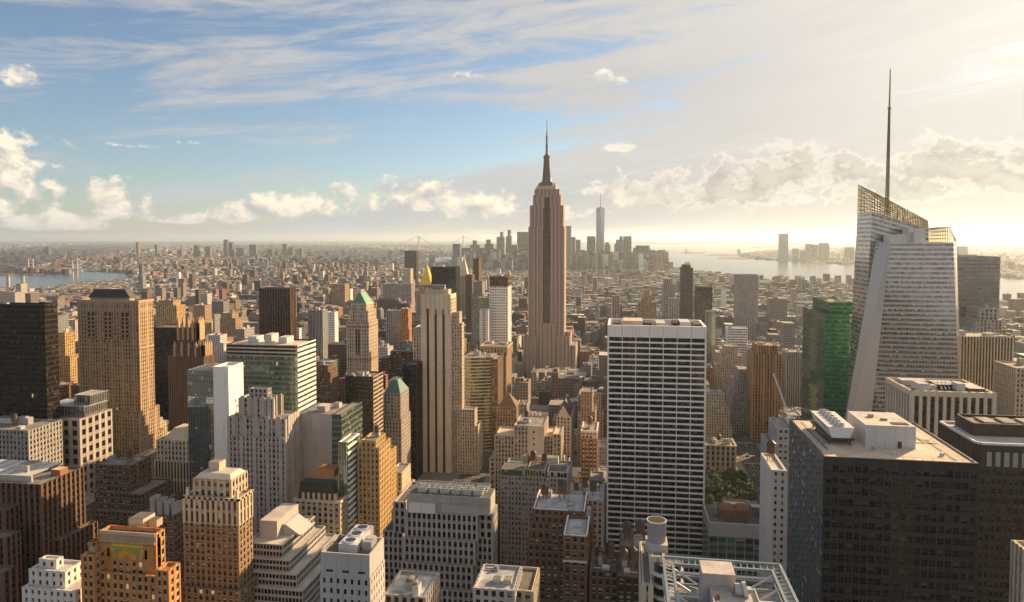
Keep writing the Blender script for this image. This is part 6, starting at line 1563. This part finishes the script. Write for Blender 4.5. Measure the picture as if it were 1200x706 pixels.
on_hero('the brown shelved block', ((.3, .6), (.7, .5))); on_hero('the sunlit tan block', ((.6, .7),)); on_hero('the narrow white building', ((.5, .7),)); on_hero('the beige block under the black slab', ((.5, .5),))
for r_ in HEROB:
    if r_.ref and ('low brown brick' in r_.ref or 'dark brick' in r_.ref): on_hero(r_.ref, ((.3, .5), (.7, .6)))
tp = tank_proto(); per = {}; first = True
for (x, y, z, ref) in spots: per.setdefault(ref, []).append((x, y, z))
for ref, L in per.items():
    for k, (x, y, z) in enumerate(sorted(L)):
        wh = '' if len(L) == 1 else (', the east one' if k == 0 else (', the west one' if k == len(L)-1 else ', the middle one'))
        lab = f'wooden water tank on the roof of {ref}{wh}'
        if first: tp.location = (x, y, z); tp['label'] = lab; tp['group'] = 'rooftop water tanks'; first = False
        else: copy_tree(tp, (x, y, z), lab, rl.uniform(0, 1.5), rl.uniform(.9, 1.25))
far_t = [t_ for t_ in TANKS if t_[1]-t_[0] > 9 and t_[2] > 500][:40]
for (xa, xb, y0, y1, hh) in far_t:
    if rl.random() < .7: copy_tree(tp, (xa+.7*(xb-xa), y0+.35*(y1-y0), hh-1), 'small wooden water tank on an ordinary roof among the low buildings in the middle distance', 0, 1.15)

# ------------------------------------------------------------------ park trees
LEAF = []
for k, c in enumerate(((.060,.095,.022), (.085,.115,.028), (.11,.115,.03))):
    m, t, bs = newmat('leaf_green'); g = t.nodes.new('ShaderNodeNewGeometry'); rr_ = E(t, g.outputs['Random Per Island'])
    cl = mulc(t, c, rr_ * .9 + .55); t.links.new(cl.s, bs.inputs['Base Color']); bs.inputs['Roughness'].default_value = .7; LEAF.append(m)
BARK = mat_plain('bark', (.06, .045, .032), .95)
def tree_proto(seed):
    rr_ = random.Random(seed); rt = empty('plane_tree', (0, 0, 0), 'x', 'tree')
    mb = MB(); mb.cyl(0, 0, 0, 7, .45, .28, BARK, 8)
    tips = []
    for k in range(9):
        a = k*.7+rr_.random(); q = (rr_.uniform(2, 4.6)*math.cos(a), rr_.uniform(2, 4.6)*math.sin(a), rr_.uniform(9, 15)); mb.bar((0, 0, rr_.uniform(4.5, 7)), q, .2, BARK); tips.append(q)
    mb.build('trunk', rt)
    cr = MB(); tips += [(rr_.uniform(-2, 2), rr_.uniform(-2, 2), rr_.uniform(11, 16)) for _ in range(5)]
    for (x, y, z) in tips:
        rad = rr_.uniform(1.7, 2.7)
        for _ in range(75):
            v_ = Vector((rr_.gauss(0,1), rr_.gauss(0,1), rr_.gauss(0,.75))).normalized() * rad * rr_.uniform(.45, 1.05)
            p_ = Vector((x, y, z)) + v_; a_ = Vector((rr_.gauss(0,1), rr_.gauss(0,1), rr_.gauss(0,.6))).normalized(); b_ = a_.cross(Vector((rr_.gauss(0,1), rr_.gauss(0,1), rr_.gauss(0,1)))).normalized(); s_ = rr_.uniform(.35, .75)
            cr.q((p_-a_*s_, p_+b_*s_*.6, p_+a_*s_, p_-b_*s_*.6), LEAF[seed % 3])
    cr.build('crown', rt); return rt
protos = [tree_proto(s) for s in range(4)]; used = [False]*4
TL_ = 'leafy green park tree in the dense grove beyond the grey-screened block'
n = 0
for ix in range(10):
    for iy in range(9):
        x = 27 + ix*10 + rl.uniform(-2, 2); y = 641 + iy*10.5 + rl.uniform(-2, 2)
        if 45 < x < 80 and 672 < y < 700 and rl.random() < .3: continue
        k = rl.randrange(4); s_ = rl.uniform(.8, 1.15)
        if not used[k]: o = protos[k]; used[k] = True; o.location = (x, y, .15); o.scale = (s_,)*3; o.rotation_euler = (0,0,rl.random()*6)
        else: o = copy_tree(protos[k], (x, y, .15), None, rl.random()*6, s_)
        o['label'] = TL_; o['group'] = 'trees of the park'
lawn = MB(); lawn.q(((24,638,.156),(120,638,.156),(120,732,.156),(24,732,.156)), mat_stone('lawn', (.05,.075,.025), .95, .2, 0)); tag(lawn.build('lawn'), kind='structure')

# ------------------------------------------------------------------ cars on the avenue
def car_proto(name, col, lab):
    rt = empty('car', (0,0,0), lab, 'car', 'cars on the avenue beside the park'); pm_ = mat_plain(name, col, .3)
    mb = MB(); sec = [(-2.25,.35,.62),(-2.2,.3,.85),(-1.3,.3,.9),(1.2,.3,.9),(2.1,.3,.78),(2.3,.38,.6)]
    for (ya, z0, z1), (yb, z2, z3) in zip(sec[:-1], sec[1:]): mb.loft([(-.88,ya,z0),(.88,ya,z0),(.88,ya,z1),(-.88,ya,z1)], [(-.88,yb,z2),(.88,yb,z2),(.88,yb,z3),(-.88,yb,z3)], pm_, pm_)
    mb.q(((-.88,-2.25,.35),(.88,-2.25,.35),(.88,-2.25,.62),(-.88,-2.25,.62)), pm_)
    mb.q(((-.62,-.9,1.425),(.62,-.9,1.425),(.62,.7,1.425),(-.62,.7,1.425)), pm_); mb.build('body', rt)
    mb = MB(); mb.loft([(-.84,-1.5,.9),(.84,-1.5,.9),(.84,1.3,.9),(-.84,1.3,.9)], [(-.64,-1.0,1.42),(.64,-1.0,1.42),(.64,.75,1.42),(-.64,.75,1.42)], SPK); mb.build('window', rt)
    for sx in (-.82, .82):
        for sy in (-1.4, 1.45): mb = MB(); mb.bar((sx-.1, sy, .33), (sx+.1, sy, .33), .66, BLACKM, 12); mb.build('wheel', rt)
    return rt
CP = [car_proto('taxi_paint', (.75,.42,.02), 'yellow taxi in traffic on the avenue beside the park'), car_proto('black_paint', (.02,.02,.022), 'dark car in traffic on the avenue beside the park'), car_proto('silver_paint', (.45,.45,.46), 'pale car in traffic on the avenue beside the park')]
uc = [False]*3
for k in range(36):
    lane = k % 4; y = 610 + (k // 4) * 42 + rl.uniform(0, 22); x = 142 - 9 + lane*5.2 + rl.uniform(-.3, .3)
    j = rl.choice((0, 0, 1, 1, 2, 2)); 
    if not uc[j]: uc[j] = True; o = CP[j]; o.location = (x, y, .01)
    else: o = copy_tree(CP[j], (x, y, .01))
# ------------------------------------------------------------------ construction crane beyond the black tower
cr = empty('construction_crane', (0, 0, 0), 'white luffing construction crane boom leaning up beside the orange ribbed tower', 'crane')
D = 560; p0x, p0z = atY(925, 492, D); p1x, p1z = atY(906, 438, D); cr.location = (p0x, D, 0)
mb = MB(); mb.box(p0x-1, p0x+1, D-1, D+1, 0, p0z, WHITEM, WHITEM); mb.build('mast', cr, cr.location)
mb = MB(); a_, c_ = Vector((p0x, D, p0z)), Vector((p1x, D, p1z)); nrm = Vector((c_.z-a_.z, 0, a_.x-c_.x)).normalized()
for o_ in (Vector((0,-.8,0)), Vector((0,.8,0)), nrm*1.3): mb.bar(a_+o_, c_+o_*.5, .3, WHITEM)
for k in range(20):
    f, g_ = k/20, (k+1)/20; mb.bar(a_.lerp(c_, f)+Vector((0,-.8,0))*(1-f/2), a_.lerp(c_, g_)+nrm*1.3*(1-g_/2), .2, WHITEM); mb.bar(a_.lerp(c_, f)+Vector((0,.8,0))*(1-f/2), a_.lerp(c_, g_)+nrm*1.3*(1-g_/2), .2, WHITEM)
mb.build('boom', cr, cr.location); mb = MB(); mb.box(p0x-2, p0x+4, D-1.6, D+1.6, p0z-2, p0z+2, WHITEM, STEEL, True); mb.build('cab', cr, cr.location)
# the block the crane stands behind, between it and the emerald tower
print('objects', len(bpy.data.objects), 'individual fillers', len(IND), 'visible candidates', len(vis))
